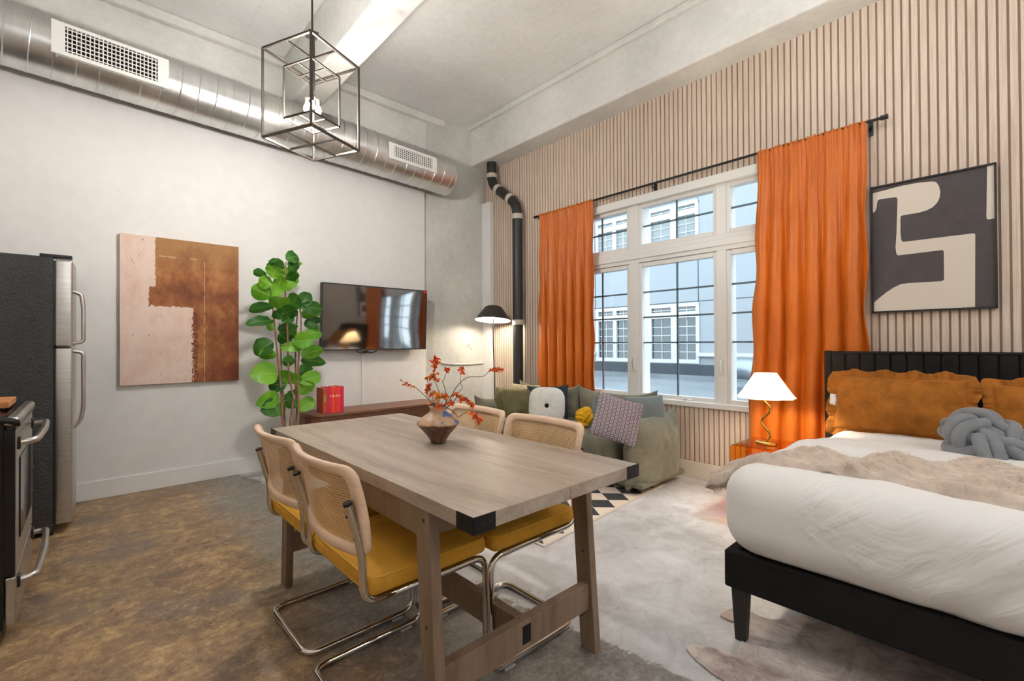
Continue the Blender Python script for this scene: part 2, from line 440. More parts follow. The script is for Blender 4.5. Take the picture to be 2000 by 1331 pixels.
def m_vase():
    m = Mat('glazed_stoneware', .45); x, y, z = m.sep(m.coord()); p = m.coord(); n = m.noise(p, 14, 5, .7); n2 = m.noise(p, 42, 4, .7)
    up = m.ramp(n, [(.35, (140, 108, 84)), (.5, (192, 160, 128)), (.7, (164, 130, 100))])
    lo = m.ramp(n*.5+n2*.5, [(.35, (60, 42, 34)), (.5, (98, 68, 50)), (.65, (146, 112, 88))])
    c = m.mix((z+(n-.5)*.02).step(.083, .089), lo, up)
    bl = m.noise(p, 26, 3).step(.50, .56)*(x*.73 - y*.68 + (n-.5)*.04).step(.018, .030)*z.gt(.086)
    c = m.mix(bl, c, (74, 112, 176)); m.color(c); m.bump(n2, .3, .003); return m.m
def m_lilac():
    m = Mat('patterned_weave', .9); x, y, z = m.sep(m.coord('UV'))
    a = (x*34).frac()-.5; r = (y*34+((x*34).floor()*.5).frac()).frac()-.5
    d = (a*a + r*r); ring = (d - .09).absv().lt(.035)
    m.color(m.mix(ring, (122, 108, 118), (214, 204, 200))); m.bump(m.noise(m.coord(), 200, 2), .2, .002); return m.m
def m_steel(name='brushed_steel', c=(200, 196, 190), r=.32, sc=(4, 4, 160)):
    m = Mat(name, r, 1); n = m.noise(m.coord('Object', sc), 1.5, 3); m.color(m.ramp(n, [(.3, tuple(v*.88 for v in c)), (.7, c)])); m.set('Roughness', n*.15+r-.07); return m.m
def m_blackside():
    m = Mat('textured_black', .22); m.color((16, 16, 18)); n = m.noise(m.pos(), 110, 3, .7); m.bump(n, 1.0, .008); m.set('Specular IOR Level', .8); return m.m

MT = dict(
 floor=m_floor(), ceiling=m_concrete('painted_concrete_ceiling', (226, 226, 223), 'x', .04), beam=m_concrete('painted_concrete_beam', (214, 213, 208)),
 column=m_concrete('rough_concrete', (192, 191, 185), None, .08), white=simple('white_wall', (222, 220, 217), .75, bs=.06, bscale=90, var=.012),
 trim=simple('white_trim', (226, 224, 221), .5), slat=m_slat(), gap=simple('slat_backing', (150, 124, 106), .9), cream_trim=simple('cream_trim', (214, 203, 188), .6),
 winframe=simple('window_white', (222, 220, 216), .4), muntin=simple('muntin_grey', (104, 120, 130), .5), glass=m_glass('window_glass', (.93, .96, .97, 1), .8),
 duct=m_duct(), vent=simple('vent_white', (216, 214, 210), .45), dark=simple('dark_sheet', (18, 17, 16), .9), curtain=m_curtain(),
 blackmetal=simple('black_metal', (22, 22, 24), .4, .3), bronze=simple('bronze_metal', (78, 72, 66), .38, .7), clearpane=m_glass('lantern_glass', (.98, .98, .975, 1), .01),
 chrome=Mat('chrome', .09, 1).color((214, 210, 204)).m, cane_frame=m_wood('pale_beech', [(.3, (206, 172, 142)), (.5, (222, 190, 160)), (.7, (232, 204, 178))], (3, 3, 12), 4, .5, .03),
 cane=simple('woven_cane', (214, 176, 128), .6, var=.06), mustard=m_velvet('mustard_velvet', (204, 150, 56), .7, .07, 9), mustard_piping=simple('mustard_piping', (210, 160, 52), .7),
 table=m_wood('washed_oak', [(.28, (122, 107, 93)), (.42, (150, 134, 118)), (.54, (170, 155, 139)), (.68, (184, 172, 158))], (7, .7, 7), 3.2, .42, .06),
 tableleg=m_wood('brown_oak', [(.3, (96, 78, 62)), (.5, (128, 106, 86)), (.7, (148, 126, 106))], (9, 9, .8), 3.2, .5, .08), bolt=simple('bolt', (70, 68, 66), .4, .8),
 sofa=m_velvet('sage_velvet', (116, 113, 98), .9, .12, 5), olive=m_velvet('olive_velvet', (104, 98, 70), .6, .12, 8), charcoal=m_velvet('charcoal_velvet', (52, 55, 60), .5, .1, 8),
 offwhite=m_velvet('offwhite_boucle', (214, 211, 204), .3, .05, 30), yellow=m_velvet('yellow_plush', (214, 164, 36), .5, .09, 10), lilac=m_lilac(), greyblue=m_velvet('greyblue_velvet', (112, 118, 118), .8, .1, 6),
 beige=simple('beige_weave', (186, 172, 140), .9, bs=.4, bscale=120, var=.12), greyknot=m_velvet('grey_plush', (124, 126, 130), .8, .12, 9),
 rust=m_velvet('rust_velvet', (150, 92, 34), .9, .15, 13), duvet=m_duvet(), throw=m_velvet('fur_throw', (196, 180, 166), .9, .1, 22, .95),
 bedblack=m_velvet('black_velvet', (30, 29, 28), .25, .15, 5), legblack=simple('black_wood', (36, 32, 30), .45), cow=m_cow(), rug=m_rug(), rugedge=simple('rug_border', (214, 202, 190), .9), walnut=m_wood('walnut', [(.3, (90, 56, 40)), (.5, (122, 80, 58)), (.7, (146, 102, 78))], (1, 8, 8), 4, .4, .05),
 screen=Mat('tv_glass', .06, 0, Specular_IOR_Level=1.0, IOR=2.0).color((8, 8, 10)).m, plastic=simple('black_plastic', (20, 20, 22), .35), vase=m_vase(), stem=simple('dark_stem', (72, 60, 52), .7),
 petal=simple('orange_petal', (226, 92, 30), .6, var=.1), petal2=simple('amber_petal', (232, 140, 36), .6, var=.1), bark=simple('bark', (142, 104, 76), .8, bs=.5, bscale=60, var=.15),
 leafa=m_leaf(0), leafb=m_leaf(1), pot=simple('grey_pot', (120, 118, 112), .7), soil=simple('soil', (52, 42, 34), .95), brass=simple('brass', (214, 168, 84), .22, 1),
 shade=m_fabric_trans('pleated_fabric', (244, 232, 210), (255, 226, 180), .72, .7), acrylic=m_glass('orange_acrylic', (1, .66, .24, 1), 1.2), blackshade=simple('black_shade', (44, 43, 42), .5), whitein=m_emit('shade_lining', (255, 248, 236), 1.2),
 canvas=m_canvas(), canvas_edge=simple('canvas_edge', (196, 180, 166), .8), artdark=simple('charcoal_canvas', (74, 68, 68), .85, bs=.2, bscale=160, var=.05), artcream=simple('cream_paint', (208, 196, 182), .85, bs=.15, bscale=160), frame=simple('black_frame', (26, 25, 25), .4),
 steel=m_steel(), blackside=m_blackside(), gloss=Mat('black_gloss', .12).color((10, 11, 13)).m, handle=m_steel('steel_handle', (206, 202, 196), .3, (60, 4, 4)), pipe=simple('cast_iron', (44, 43, 42), .45, .2, bs=.5, bscale=40), band=simple('pipe_band', (186, 178, 166), .6, bs=.4, bscale=80),
 board=m_wood('acacia', [(.3, (150, 92, 50)), (.5, (186, 122, 68)), (.7, (206, 150, 94))], (2, 9, 9), 4, .5), globe=m_emit('fill_globe_glass', (255, 244, 230), 1.5), bulb=m_emit('bulb_glow', (255, 240, 216), 60), facade=simple('stucco', (132, 138, 142), .9, bs=.1, bscale=20), roofm=simple('roof_membrane', (104, 110, 114), .8, bs=.3, bscale=3, var=.12),
 darkband=simple('dark_flashing', (44, 52, 58), .7), outframe=simple('far_window_white', (170, 172, 172), .5), outglass=Mat('far_glass', .08, 0, Specular_IOR_Level=.8).color((40, 56, 58)).m, blind=simple('far_blind', (118, 126, 126), .7), outmetal=simple('rooftop_steel', (128, 138, 144), .35, .6),
)
# ------------------------------------------------------------------ the room shell
XB, YA, ZC = 3.968, 4.858, 4.05
XL, YN = -.98, -3.3
WY0, WY1, WZ0, WZ1 = .80, 3.34, .655, 2.62       # window opening in the slatted wall
struct('floor', G().box(XL-.2, 4.3, YN-.2, 5.15, -.12, 0), MT['floor'], smooth=0)
struct('ceiling', G().box(XL-.2, 4.3, YN-.2, 5.15, ZC, ZC+.15), MT['ceiling'], smooth=0)
struct('wall_back', G().box(XL-.2, 4.3, 4.91, 5.15, 0, ZC), MT['beam'], smooth=0)
struct('wall_drywall', G().box(XL, 3.05, YA, 4.91, 0, 3.30), MT['white'], smooth=0, bevel=.003)
struct('wall_left', G().box(XL-.2, XL, YN-.2, 4.91, 0, ZC), MT['white'], smooth=0)
struct('wall_near', G().box(XL, 4.3, YN-.2, YN, 0, ZC), MT['white'], smooth=0)
g = G(); xb = XB+.007
for a, b, c, d in ((YN, WY0, 0, ZC), (WY1, 4.91, 0, ZC), (WY0, WY1, 0, WZ0), (WY0, WY1, WZ1, ZC)):
    g.box(xb, 4.28, a, b, c, d)
wr = struct('wall_right', g, MT['gap'], smooth=0)
g = G(); y = .590 - .0436*90; PT = .04362
while y < 4.80:
    a, b = y+.0058, y+PT-.0058
    if b > YN+.01:
        inside = a > WY0-.03 and b < WY1+.03
        for z0, z1 in (((.146, WZ0-.012), (WZ1+.008, ZC)) if inside else ((.146, ZC),)): g.box(XB, xb+.002, a, b, z0, z1)
    y += PT
struct('slat_panel', g, MT['slat'], wr, smooth=0)
struct('baseboard_back', G().box(-.9, 3.05, YA-.014, YA, 0, .145), MT['trim'], smooth=0, bevel=.004)
struct('baseboard_right', G().box(XB-.016, XB, YN, 4.6, 0, .145), MT['cream_trim'], smooth=0, bevel=.004)
# beams
def beam(name, x0, x1, y0, y1, z0, z1, mat):
    g = G()
    return struct(name, g.box(x0, x1, y0, y1, z0, z1), mat, smooth=0, bevel=.02, bseg=3)
beam('trim_1', 3.70, 4.02, YN, 4.92, 3.53, ZC, MT['beam'])
struct('trim_2', G().box(3.655, 3.71, YN, 4.92, 3.985, ZC), MT['beam'], smooth=0, bevel=.015)
beam('trim_3', 1.437, 1.687, YN, 4.92, 3.53, ZC, MT['beam'])
struct('trim_4', G().box(XL, 3.36, 4.84, 4.92, 3.96, ZC), MT['beam'], smooth=0, bevel=.02)
# column in the corner: an octagonal concrete pier
pl_ = [(3.04, 4.95), (3.12, 4.90), (3.30, 4.875), (3.452, 4.79), (3.66, 4.765), (3.97, 4.79), (3.99, 4.95)]
g = G(); nzv = 60
def colp(i, t):
    x_, y_ = pl_[i]; z_ = t*ZC
    if 1 < i < 6 : y_ += .007*nz(x_*3, z_*2.2, 1) + .004*nz(x_*9, z_*9, 4)
    return (x_, y_, z_)
b0 = len(g.v)
for j in range(nzv+1):
    for i in range(len(pl_)): g.v.append(Vector(colp(i, j/nzv)))
for j in range(nzv):
    for i in range(len(pl_)-1): g.f.append((j*7+i, j*7+i+1, (j+1)*7+i+1, (j+1)*7+i))
colm = struct('trim_5', g, MT['column'], smooth=25)
# a cast ridge round the column and a hairline crack
g = G(); zc_ = .94
g.tube([(3.30, 4.868, zc_+.02), (3.45, 4.782, zc_), (3.66, 4.757, zc_-.004), (3.90, 4.778, zc_+.004)], .011, 8)
struct('mortar_ridge', g, MT['column'], colm)
g = G()
g.tube([(3.600, 4.758, 1.165), (3.645, 4.758, 1.190), (3.672, 4.758, 1.150), (3.70, 4.758, 1.125)], .0025, 5)
struct('crack', g, MT['stem'], colm)
struct('trim_6', G().box(3.90, 3.966, 4.62, 4.80, 0, 3.08), MT['trim'], smooth=0, bevel=.004)

# ------------------------------------------------------------------ window
wx = 4.03
wroot = sempty('window_1', (4.0, 2.07, WZ0))
def wbox(*b): return G().box(*b)
cols = [(.92, 1.59), (1.735, 2.437), (2.605, 3.25)]          # glass columns
rows = [(.712, 1.947), (2.17, 2.53)]
g = G()
g.box(3.962, 4.2, WY0-.03, WY0+.075, WZ0-.02, WZ1+.02); g.box(3.962, 4.2, WY1-.045, WY1+.03, WZ0-.02, WZ1+.02)
g.box(3.95, 4.2, WY0-.03, WY1+.03, WZ1-.055, WZ1+.022); g.box(3.99, 4.2, WY0, WY1, 1.992, 2.128); g.box(3.975, 4.2, WY0, WY1, 2.03, 2.085)
for a, b in ((1.59, 1.735), (2.437, 2.605)): g.box(3.992, 4.2, a+.03, b-.03, WZ0, WZ1)
struct('window_frame', g, MT['winframe'], wroot, smooth=0, bevel=.004)
struct('window_sill', G().box(3.945, 4.2, WY0-.03, WY1+.03, WZ0-.025, WZ0+.022), MT['winframe'], wroot, smooth=0, bevel=.006)
for (a, b) in cols:
    for (c, d) in rows:
        g = G(); w_ = .042
        for (p, q, r_, s_) in ((a-w_, a, c-w_, d+w_), (b, b+w_, c-w_, d+w_), (a, b, c-w_, c), (a, b, d, d+w_)): g.box(4.004, 4.06, p, q, r_, s_)
        sash = struct('sash', g, MT['winframe'], wroot, smooth=0, bevel=.004)
        struct('pane', wbox(4.029, 4.033, a-.004, b+.004, c-.004, d+.004), MT['glass'], sash, smooth=0)
        g = G(); m_ = (a+b)/2; t_ = .0075
        g.box(4.034, 4.048, m_-t_, m_+t_, c, d)
        nr = 4 if c < 1 else 2
        for k in range(1, nr): zz = d-(d-c)*k/nr if nr == 2 else d-.2475*k; g.box(4.034, 4.048, a, b, zz-t_, zz+t_)
        struct('muntin', g, MT['muntin'], sash, smooth=0)
for yy in (1.665, 2.50, 2.545):
    g = G(); g.tube(spline([(3.992, yy, .93), (3.968, yy, .945), (3.962, yy, .99), (3.970, yy, 1.03), (3.992, yy, 1.045)], 5), .007, 8)
    g.box(3.984, 3.994, yy-.013, yy+.013, .915, 1.06)
    struct('latch', g, MT['winframe'], wroot)
g = G(); g.rbox((3.985, 1.97, .683), (.018, .05, .010), .008, 2); g.tube([(3.97, 2.0, .69), (3.955, 1.96, .70)], .006, 8)
struct('crank', g, MT['winframe'], wroot)

# ------------------------------------------------------------------ outside: flat roof and the building across
struct('rooftop', G().box(4.5, 14.3, -6, 22, -.3, 0), MT['roofm'], smooth=0)
XF = 14.3
bld = thing('building', 'pale stucco building across the flat roof with white framed windows, seen through the window', 'building', (XF, 8, 0))
wins = [(6.70, 10.62, .58, 2.46), (6.70, 10.62, 4.0, 5.75), (1.0, 4.4, 4.0, 5.75), (13.2, 17.0, .58, 2.46), (13.2, 17.0, 4.0, 5.75)]
g = G(); g.box(XF+.12, XF+.4, -6, 22, -.3, 9.5)
ys = sorted({-6, 22} | {w[0] for w in wins} | {w[1] for w in wins}); zs = sorted({-.3, 9.5} | {w[2] for w in wins} | {w[3] for w in wins})
for i in range(len(ys)-1):
    for j in range(len(zs)-1):
        cy_, cz_ = (ys[i]+ys[i+1])/2, (zs[j]+zs[j+1])/2
        if not any(w[0] < cy_ < w[1] and w[2] < cz_ < w[3] for w in wins): g.box(XF, XF+.13, ys[i], ys[i+1], zs[j], zs[j+1])
obj('wall', g, MT['facade'], bld, smooth=0)
g = G()
for zz in (2.53, 3.9, 6.4): g.box(XF-.006, XF+.01, -6, 22, zz-.012, zz+.012)
g.box(XF-.006, XF+.01, 6.665, 6.69, 2.5, 9.5); g.box(XF-.006, XF+.01, 10.7, 10.725, 2.5, 9.5)
obj('joint', g, MT['darkband'], bld, smooth=0)
g = G(); g.box(XF-.10, XF, -6, 22, .0, .50); obj('base_flashing', g, MT['darkband'], bld, smooth=0)
g = G(); g.box(XF-.14, XF-.02, -6, 22, .0, .16); obj('gutter', g, MT['roofm'], bld, smooth=0)
g = G(); g.box(XF-.12, XF+.02, -6, 6.69, .77, .88); g.box(XF-.12, XF+.02, 10.66, 22, .77, .88); obj('ledge', g, MT['outframe'], bld, smooth=0)
for (a, b, c, d) in wins:
    g = G(); F0, F1 = XF-.03, XF+.12
    k = (b-a)/3.92; zt = c+(d-c)*.785
    g.box(F0-.004, F1-.002, a-.05, b+.05, c-.05, c+.08); g.box(F0-.004, F1-.002, a-.05, b+.05, d-.08, d+.03); g.box(F0-.008, F1-.004, a+.01, b-.01, zt-.03, zt+.16)
    g.box(F0, F1, a-.05, a+.06, c+.001, d-.001); g.box(F0, F1, b-.06, b+.05, c+.001, d-.001)
    mm = [(a+.70*k, a+.91*k), (a+1.63*k, a+1.79*k), (a+2.35*k, a+2.5*k), (a+3.05*k, a+3.2*k)]
    for p, q in mm: g.box(F0, F1, p, q, c+.001, d-.001)
    wf = obj('window', g, MT['outframe'], bld, smooth=0)
    obj('pane', G().box(XF+.05, XF+.07, a+.05, b-.05, c+.05, d-.05), MT['outglass'] if c < 1 else MT['blind'], wf, smooth=0)
    g = G(); gl = [a+.06]+[v for pq in mm for v in pq]+[b-.06]
    for i in range(0, len(gl), 2):
        m_ = (gl[i]+gl[i+1])/2; g.box(XF+.03, XF+.05, m_-.012, m_+.012, c, d)
    for z_ in [c+(zt-c)*t for t in (.22, .41, .59, .78)] + [zt+.16+(d-.08-zt-.16)*.45]: g.box(XF+.028, XF+.048, a+.03, b-.03, z_-.012, z_+.012)
    obj('muntin', g, MT['outframe'], wf, smooth=0)
# rooftop duct with elbow and its curb
g = G(); g.tube(spline([(12.9, 5.05, .50), (12.85, 4.9, .52), (12.7, 4.5, .50), (12.6, 4.15, .34), (12.6, 3.95, .05)], 8), .30, 20)
tag(obj('rooftop_duct', g, MT['outmetal']), 'fat bent metal duct on the roof outside, low in the right window sash', 'duct')
g = G(); g.box(11.2, 11.9, 2.6, 4.35, 0, .17); g.box(11.0, 12.0, 2.3, 4.5, .17, .23)
tag(obj('roof_curb', g, MT['outmetal'], smooth=0), 'low dark metal box curb on the roof in front of the bent duct', 'vent')

# ------------------------------------------------------------------ duct under the ceiling
def zd(x): return 3.303 - .0296*(x-.5)
R_ = .213; YD = 4.6
dt = thing('air_duct', 'galvanised round spiral duct running under the ceiling along the white wall', 'duct', (1.2, YD, 3.28))
g = G(); L0, L1 = -.95, 3.20
g.grid(lambda u, v: (L0+(L1-L0)*v, YD+R_*math.cos(2*PI*u), zd(L0+(L1-L0)*v)+R_*math.sin(2*PI*u)), 56, 8, True)
n0 = len(g.v); g.v.append(Vector((L1, YD, zd(L1))))
for k in range(56): g.f.append((8*56+k, 8*56+(k+1) % 56, n0))
obj('duct_body', g, MT['duct'], dt, smooth=60)
g = G(); pitch = .118; pts = []
t = 0
while L0+.03+pitch*t < L1-.03:
    pts.append((L0+.03+pitch*t, YD+(R_+.001)*math.cos(-2*PI*t), zd(L0+pitch*t)+(R_+.001)*math.sin(-2*PI*t))); t += 1/40
g.tube(pts, .0045, 6); obj('spiral_seam', g, MT['duct'], dt)
g = G(); g.tube([(L1, YD+(R_)*math.cos(a*PI/24), zd(L1)+(R_)*math.sin(a*PI/24)) for a in range(48)], .006, 6, closed=True)
obj('end_ring', g, MT['duct'], dt)
def vent(x0, x1, z0, z1, nx, nzc, label, mg):
    v = thing('duct_vent', label, 'vent', ((x0+x1)/2, 4.38, z0), 0, 'vents on the duct')
    sl = -.0296; g = G(); y0, y1 = 4.366, 4.384
    def q(a, b, c, d, ya=y0, yb=y1):
        sa, sb = sl*(a-x0), sl*(b-x0)
        g.hexa([(a, ya, c+sa), (b, ya, c+sb), (b, yb, c+sb), (a, yb, c+sa), (a, ya, d+sa), (b, ya, d+sb), (b, yb, d+sb), (a, yb, d+sa)])
    q(x0, x0+mg, z0, z1); q(x1-mg, x1, z0, z1); q(x0+mg, x1-mg, z0, z0+.026); q(x0+mg, x1-mg, z1-.022, z1)
    q(x0+.02, x0+.03, z0-.0, z1, y1, 4.46); q(x1-.03, x1-.02, z0, z1, y1, 4.46)
    q(x0+.02, x1-.02, z0+.01, z0+.02, y1, 4.44); q(x0+.02, x1-.02, z1-.02, z1-.01, y1, 4.44)
    obj('vent_frame', g, MT['vent'], v, smooth=0)
    g = G(); a0, a1, c0, c1 = x0+mg, x1-mg, z0+.026, z1-.022
    for k in range(nx): xx = a0+(a1-a0)*(k+.5)/nx; q(xx-.0028, xx+.0028, c0, c1, y0+.002, y0+.012)
    for k in range(nzc): zz = c0+(c1-c0)*(k+.5)/nzc; q(a0, a1, zz-.003, zz+.003, y0+.003, y0+.0115)
    obj('louvre', g, MT['vent'], v, smooth=0)
    g = G(); q(a0-.01, a1+.01, c0-.005, c1+.005, 4.3835, 4.386); obj('vent_shade_sheet', g, MT['dark'], v, smooth=0)  # dark sheet over the duct stands in for shade behind the louvres
vent(-.174, .466, 3.192, 3.414, 22, 6, 'larger white louvred vent near the left end of the metal duct', .068)
vent(2.318, 2.905, 3.150, 3.318, 19, 6, 'smaller white louvred vent near the far right end of the metal duct', .058)

# ------------------------------------------------------------------ soil pipe
pp = thing('drain_pipe', 'black cast iron drain pipe with an offset bend in the corner beside the slatted wall', 'pipe', (3.85, 4.05, 0))
A, B, C_, D_, E_, F_ = (3.83, 4.50, 3.60), (3.83, 4.50, 3.36), (3.84, 4.47, 3.22), (3.85, 4.12, 2.96), (3.85, 4.045, 2.84), (3.85, 4.045, 0)
path = round_path([(3.83, 4.50, 3.60), (3.83, 4.50, 3.25), (3.85, 4.045, 2.90), (3.85, 4.045, 0)], .14, 8)
obj('pipe_run', G().tube(path, .062, 18), MT['pipe'], pp)
def pband(a, b): obj('pipe_band', G().cyl(a, b, .0685, 18), MT['band'], pp)
pband((3.83, 4.5, 3.385), (3.83, 4.5, 3.33))
d_ = (Vector((3.85, 4.045, 2.90))-Vector((3.83, 4.50, 3.25))).normalized(); s0 = Vector((3.83, 4.50, 3.25))
pband(s0+d_*.13, s0+d_*.19); pband(s0+d_*.40, s0+d_*.46); pband((3.85, 4.045, 2.775), (3.85, 4.045, 2.715)); pband((3.85, 4.045, 1.49), (3.85, 4.045, 1.43))
# ------------------------------------------------------------------ curtains and rod
rod = thing('curtain_rod', 'long thin black curtain rod above the window', 'curtain rod', (3.905, 2.17, 2.70))
obj('rod', G().tube([(3.905, .56, 2.70), (3.905, 3.78, 2.70)], .0105, 12), MT['blackmetal'], rod)
for yy in (.545, 3.79): obj('finial', G().tube([(3.905, yy-.02, 2.70), (3.905, yy+.02, 2.70)], .016, 14), MT['blackmetal'], rod)
for yy in (.625, 2.26, 3.735):
    g = G(); g.box(3.955, 3.966, yy-.012, yy+.012, 2.62, 2.715); g.tube([(3.96, yy, 2.66), (3.905, yy, 2.665), (3.905, yy, 2.686)], .006, 6)
    obj('bracket', g, MT['blackmetal'], rod)
def curtain(label, y0, y1, flare0, flare1, seed, folds, zb):
    rnd = random.Random(seed); ph = [rnd.uniform(-.6, .6) for _ in range(folds+3)]; am = [rnd.uniform(.55, 1.25) for _ in range(folds+3)]
    zt = 2.712
    def fn(u, v):
        z = zt - (zt-zb)*v; t = min(1, v/.45)**.8
        fl = v**1.5
        yy = y0 + flare0*fl + (y1+flare1*fl - y0 - flare0*fl)*u
        uu = u + .030*nz(u*2.4, seed, v*.7)*t
        k = max(0, min(folds, uu*folds)); i = int(k); a = am[i]*(1-(k-i)) + am[i+1]*(k-i); p = ph[i]*(1-(k-i)) + ph[i+1]*(k-i)
        w = math.sin(2*PI*k + p); w = math.copysign(abs(w)**.75, w)
        gather = math.exp(-v*7)
        x = 3.894 + (.004 + .030*t*a)*w + .007*gather*math.sin(2*PI*u*folds*3.3+2*math.sin(7*u)) + .005*gather*math.sin(2*PI*u*folds*7.1)
        x += .016*nz(u*3.5, v*1.3, seed)*t + .006*nz(u*16, v*4, seed+3)*t
        if v < .03: z += .005*math.sin(2*PI*u*folds*5+1)
        if .0 < v < .028: x -= .012*math.sin(PI*v/.028)
        yy += .014*math.sin(2*PI*k+p+1.2)*t + .006*nz(u*9, v*9, seed)
        edge = min(u, 1-u)*2
        yy += (.012*math.sin(v*26+seed)*math.exp(-edge*18))*t
        return (x, yy, z)
    c = obj('curtain', G().grid(fn, 150, 110), MT['curtain'], smooth=180)
    s = c.modifiers.new('thickness', 'SOLIDIFY'); s.thickness = .003
    return tag(c, label, 'curtain', 'orange window curtains')
curtain('orange satin curtain left of the window, behind the sofa', 2.935, 3.705, -.02, .01, 3, 6, .05)
curtain('orange satin curtain right of the window, lit up by the bedside lamp', .640, 1.330, -.01, .105, 8, 6, .05)

# ------------------------------------------------------------------ wall art and television
art = thing('canvas_painting', 'rust brown and pale pink abstract canvas on the white wall', 'painting', (.617, YA, .878))
obj('canvas', G().box(.197, 1.033, 4.818, YA-.001, .878, 2.105), MT['canvas'], art, smooth=0, bevel=.002)
ar2 = thing('framed_art', 'black framed charcoal and cream abstract print above the bed on the slatted wall', 'picture', (XB, .33, 1.397))
X0 = 3.945; AY0, AY1, AZ0, AZ1 = .035, .627, 1.397, 2.263
AY0, AY1 = at(1948, 450, 'x', X0).y, at(1701.5, 450, 'x', X0).y
AZ0, AZ1 = at(1950, 602, 'x', X0).z, at(1946, 317.5, 'x', X0).z
obj('canvas', G().box(X0, XB-.001, AY0+.008, AY1-.008, AZ0+.008, AZ1-.008), MT['artdark'], ar2, smooth=0)
g = G(); fw = .011
for b in ((AY0, AY0+fw, AZ0, AZ1), (AY1-fw, AY1, AZ0, AZ1), (AY0, AY1, AZ0, AZ0+fw), (AY0, AY1, AZ1-fw, AZ1)): g.box(X0-.012, XB-.001, *b)
obj('frame', g, MT['frame'], ar2, smooth=0, bevel=.0015)
def aq(cx, cy): return at(1690+cx/4.16, 300+cy/4.16, 'x', X0-.002)
shapes = [
 [(58, 325), (300, 262), (430, 238), (540, 228), (575, 232), (598, 262), (610, 310), (604, 360), (584, 400), (548, 436), (500, 462), (440, 480), (305, 503), (290, 508), (285, 530), (286, 640), (292, 700), (300, 716), (315, 718), (870, 650), (888, 650), (894, 662), (892, 1250), (68, 1290), (68, 1215), (110, 1178), (170, 1130), (230, 1090), (290, 1062), (350, 1054), (620, 1038), (636, 1030), (640, 1015), (638, 800), (632, 786), (615, 786), (275, 828), (258, 826), (250, 800), (246, 760), (254, 640), (262, 380), (258, 358), (240, 355), (125, 372), (105, 378), (98, 392), (92, 440), (80, 472), (58, 486)],
 [(990, 98), (1048, 84), (1054, 526), (1020, 534), (1000, 536), (986, 530), (984, 512)],
]
def sm(pts):
    out = []; n = len(pts)
    for i in range(n):
        a, b = Vector(pts[i]+(0,)), Vector(pts[(i+1) % n]+(0,)); out.append(a.lerp(b, .25)); out.append(a.lerp(b, .75))
    return [(p.x, p.y) for p in out]
for sh in shapes:
    pts = [aq(*p) for p in sh]; g = G(); n = len(pts)
    g.v = pts + [p+Vector((.003, 0, 0)) for p in pts]
    from mathutils.geometry import tessellate_polygon
    g.v = pts; g.f = [tuple(f) for f in tessellate_polygon([[Vector((p.y, p.z, 0)) for p in pts]])]
    obj('cream_shape', g, MT['artcream'], ar2, smooth=0)

tv = thing('television', 'black flat television on the white wall above the sideboard', 'television', (2.36, 4.745, 1.14), local=True)
tv.rotation_euler = (math.radians(2.6), 0, math.radians(-1.2))
def scr(u, v):
    x = (u-.5)*1.20; z = v*.672+.012; return (x, -.0175 - .006*math.sin(PI*u)*math.sin(PI*v) + .001*nz(u*3, v*3, 2), z)
obj('tv_case', G().rbox((0, .012, .348), (.612, .024, .348), .008, 3), MT['plastic'], tv)
g = G().grid(scr, 24, 16); obj('screen', g, MT['screen'], tv, smooth=180)
g = G(); fw = .007
for b in ((-.612, -.600, 0, .696), (.600, .612, 0, .696), (-.612, .612, 0, .012), (-.612, .612, .684, .696)): g.box(b[0], b[1], -.020, -.010, b[2], b[3])
obj('bezel', g, MT['plastic'], tv, smooth=0)
obj('red_sticker', G().box(.565, .610, -.0215, -.0195, .664, .690), simple('red_sticker', (206, 40, 60), .5), tv, smooth=0)
obj('wall_bracket', G().box(-.2, .2, .036, .11, .2, .5), MT['blackmetal'], tv, smooth=0)
g = G(); g.tube(spline([(-.24, .0, -.006), (-.20, -.01, -.028), (-.13, -.01, -.030), (-.10, .0, -.012), (-.16, .005, -.018), (-.06, .0, -.030), (.0, .0, -.010)], 6), .006, 7)
obj('power_cord', g, MT['plastic'], tv)
g = G().box(2.232, 2.252, 4.846, YA-.0005, .535, 1.13)
tag(obj('cable_cover', g, MT['trim'], smooth=0, bevel=.002), 'white cable cover strip on the wall between television and sideboard', 'cable cover')

# ------------------------------------------------------------------ sideboard
sb = thing('sideboard', 'low walnut sideboard with rounded ends and fluted front under the television', 'sideboard', (2.30, 4.63, 0))
X1, X2, Y1, Y2 = 1.53, 3.02, 4.41, 4.84
def stadium(x0, x1, y0, y1, r, n=10):
    out = []
    for (cx, cy, a0) in ((x0+r, y0+r, PI), (x1-r, y0+r, 1.5*PI), (x1-r*.35, y1-r*.35, 0), (x0+r*.35, y1-r*.35, .5*PI)):
        rr = r if cy < (y0+y1)/2 else r*.35
        for k in range(n+1): a = a0 + PI/2*k/n; out.append((cx+rr*math.cos(a), cy+rr*math.sin(a)))
    return out
def slab(poly, z0, z1):
    g = G(); n = len(poly); g.add([(x, y, z0) for x, y in poly] + [(x, y, z1) for x, y in poly], [tuple(reversed(range(n))), tuple(range(n, 2*n))] + [(i, (i+1) % n, n+(i+1) % n, n+i) for i in range(n)]); return g
obj('top', slab(stadium(X1, X2, Y1, Y2, .19), .512, .535), MT['walnut'], sb, smooth=30, bevel=.003)
obj('body', slab(stadium(X1+.02, X2-.02, Y1+.02, Y2, .175), .12, .512), MT['walnut'], sb, smooth=30)
st = stadium(X1+.018, X2-.018, Y1+.018, Y2, .177, 14)
front = [p for p in st if p[1] < Y1+.21]; front.sort(key=lambda p: p[0])
d = [0]
for i in range(1, len(front)): d.append(d[-1]+math.dist(front[i], front[i-1]))
g = G(); L = d[-1]; nfl = int(L/.0155)
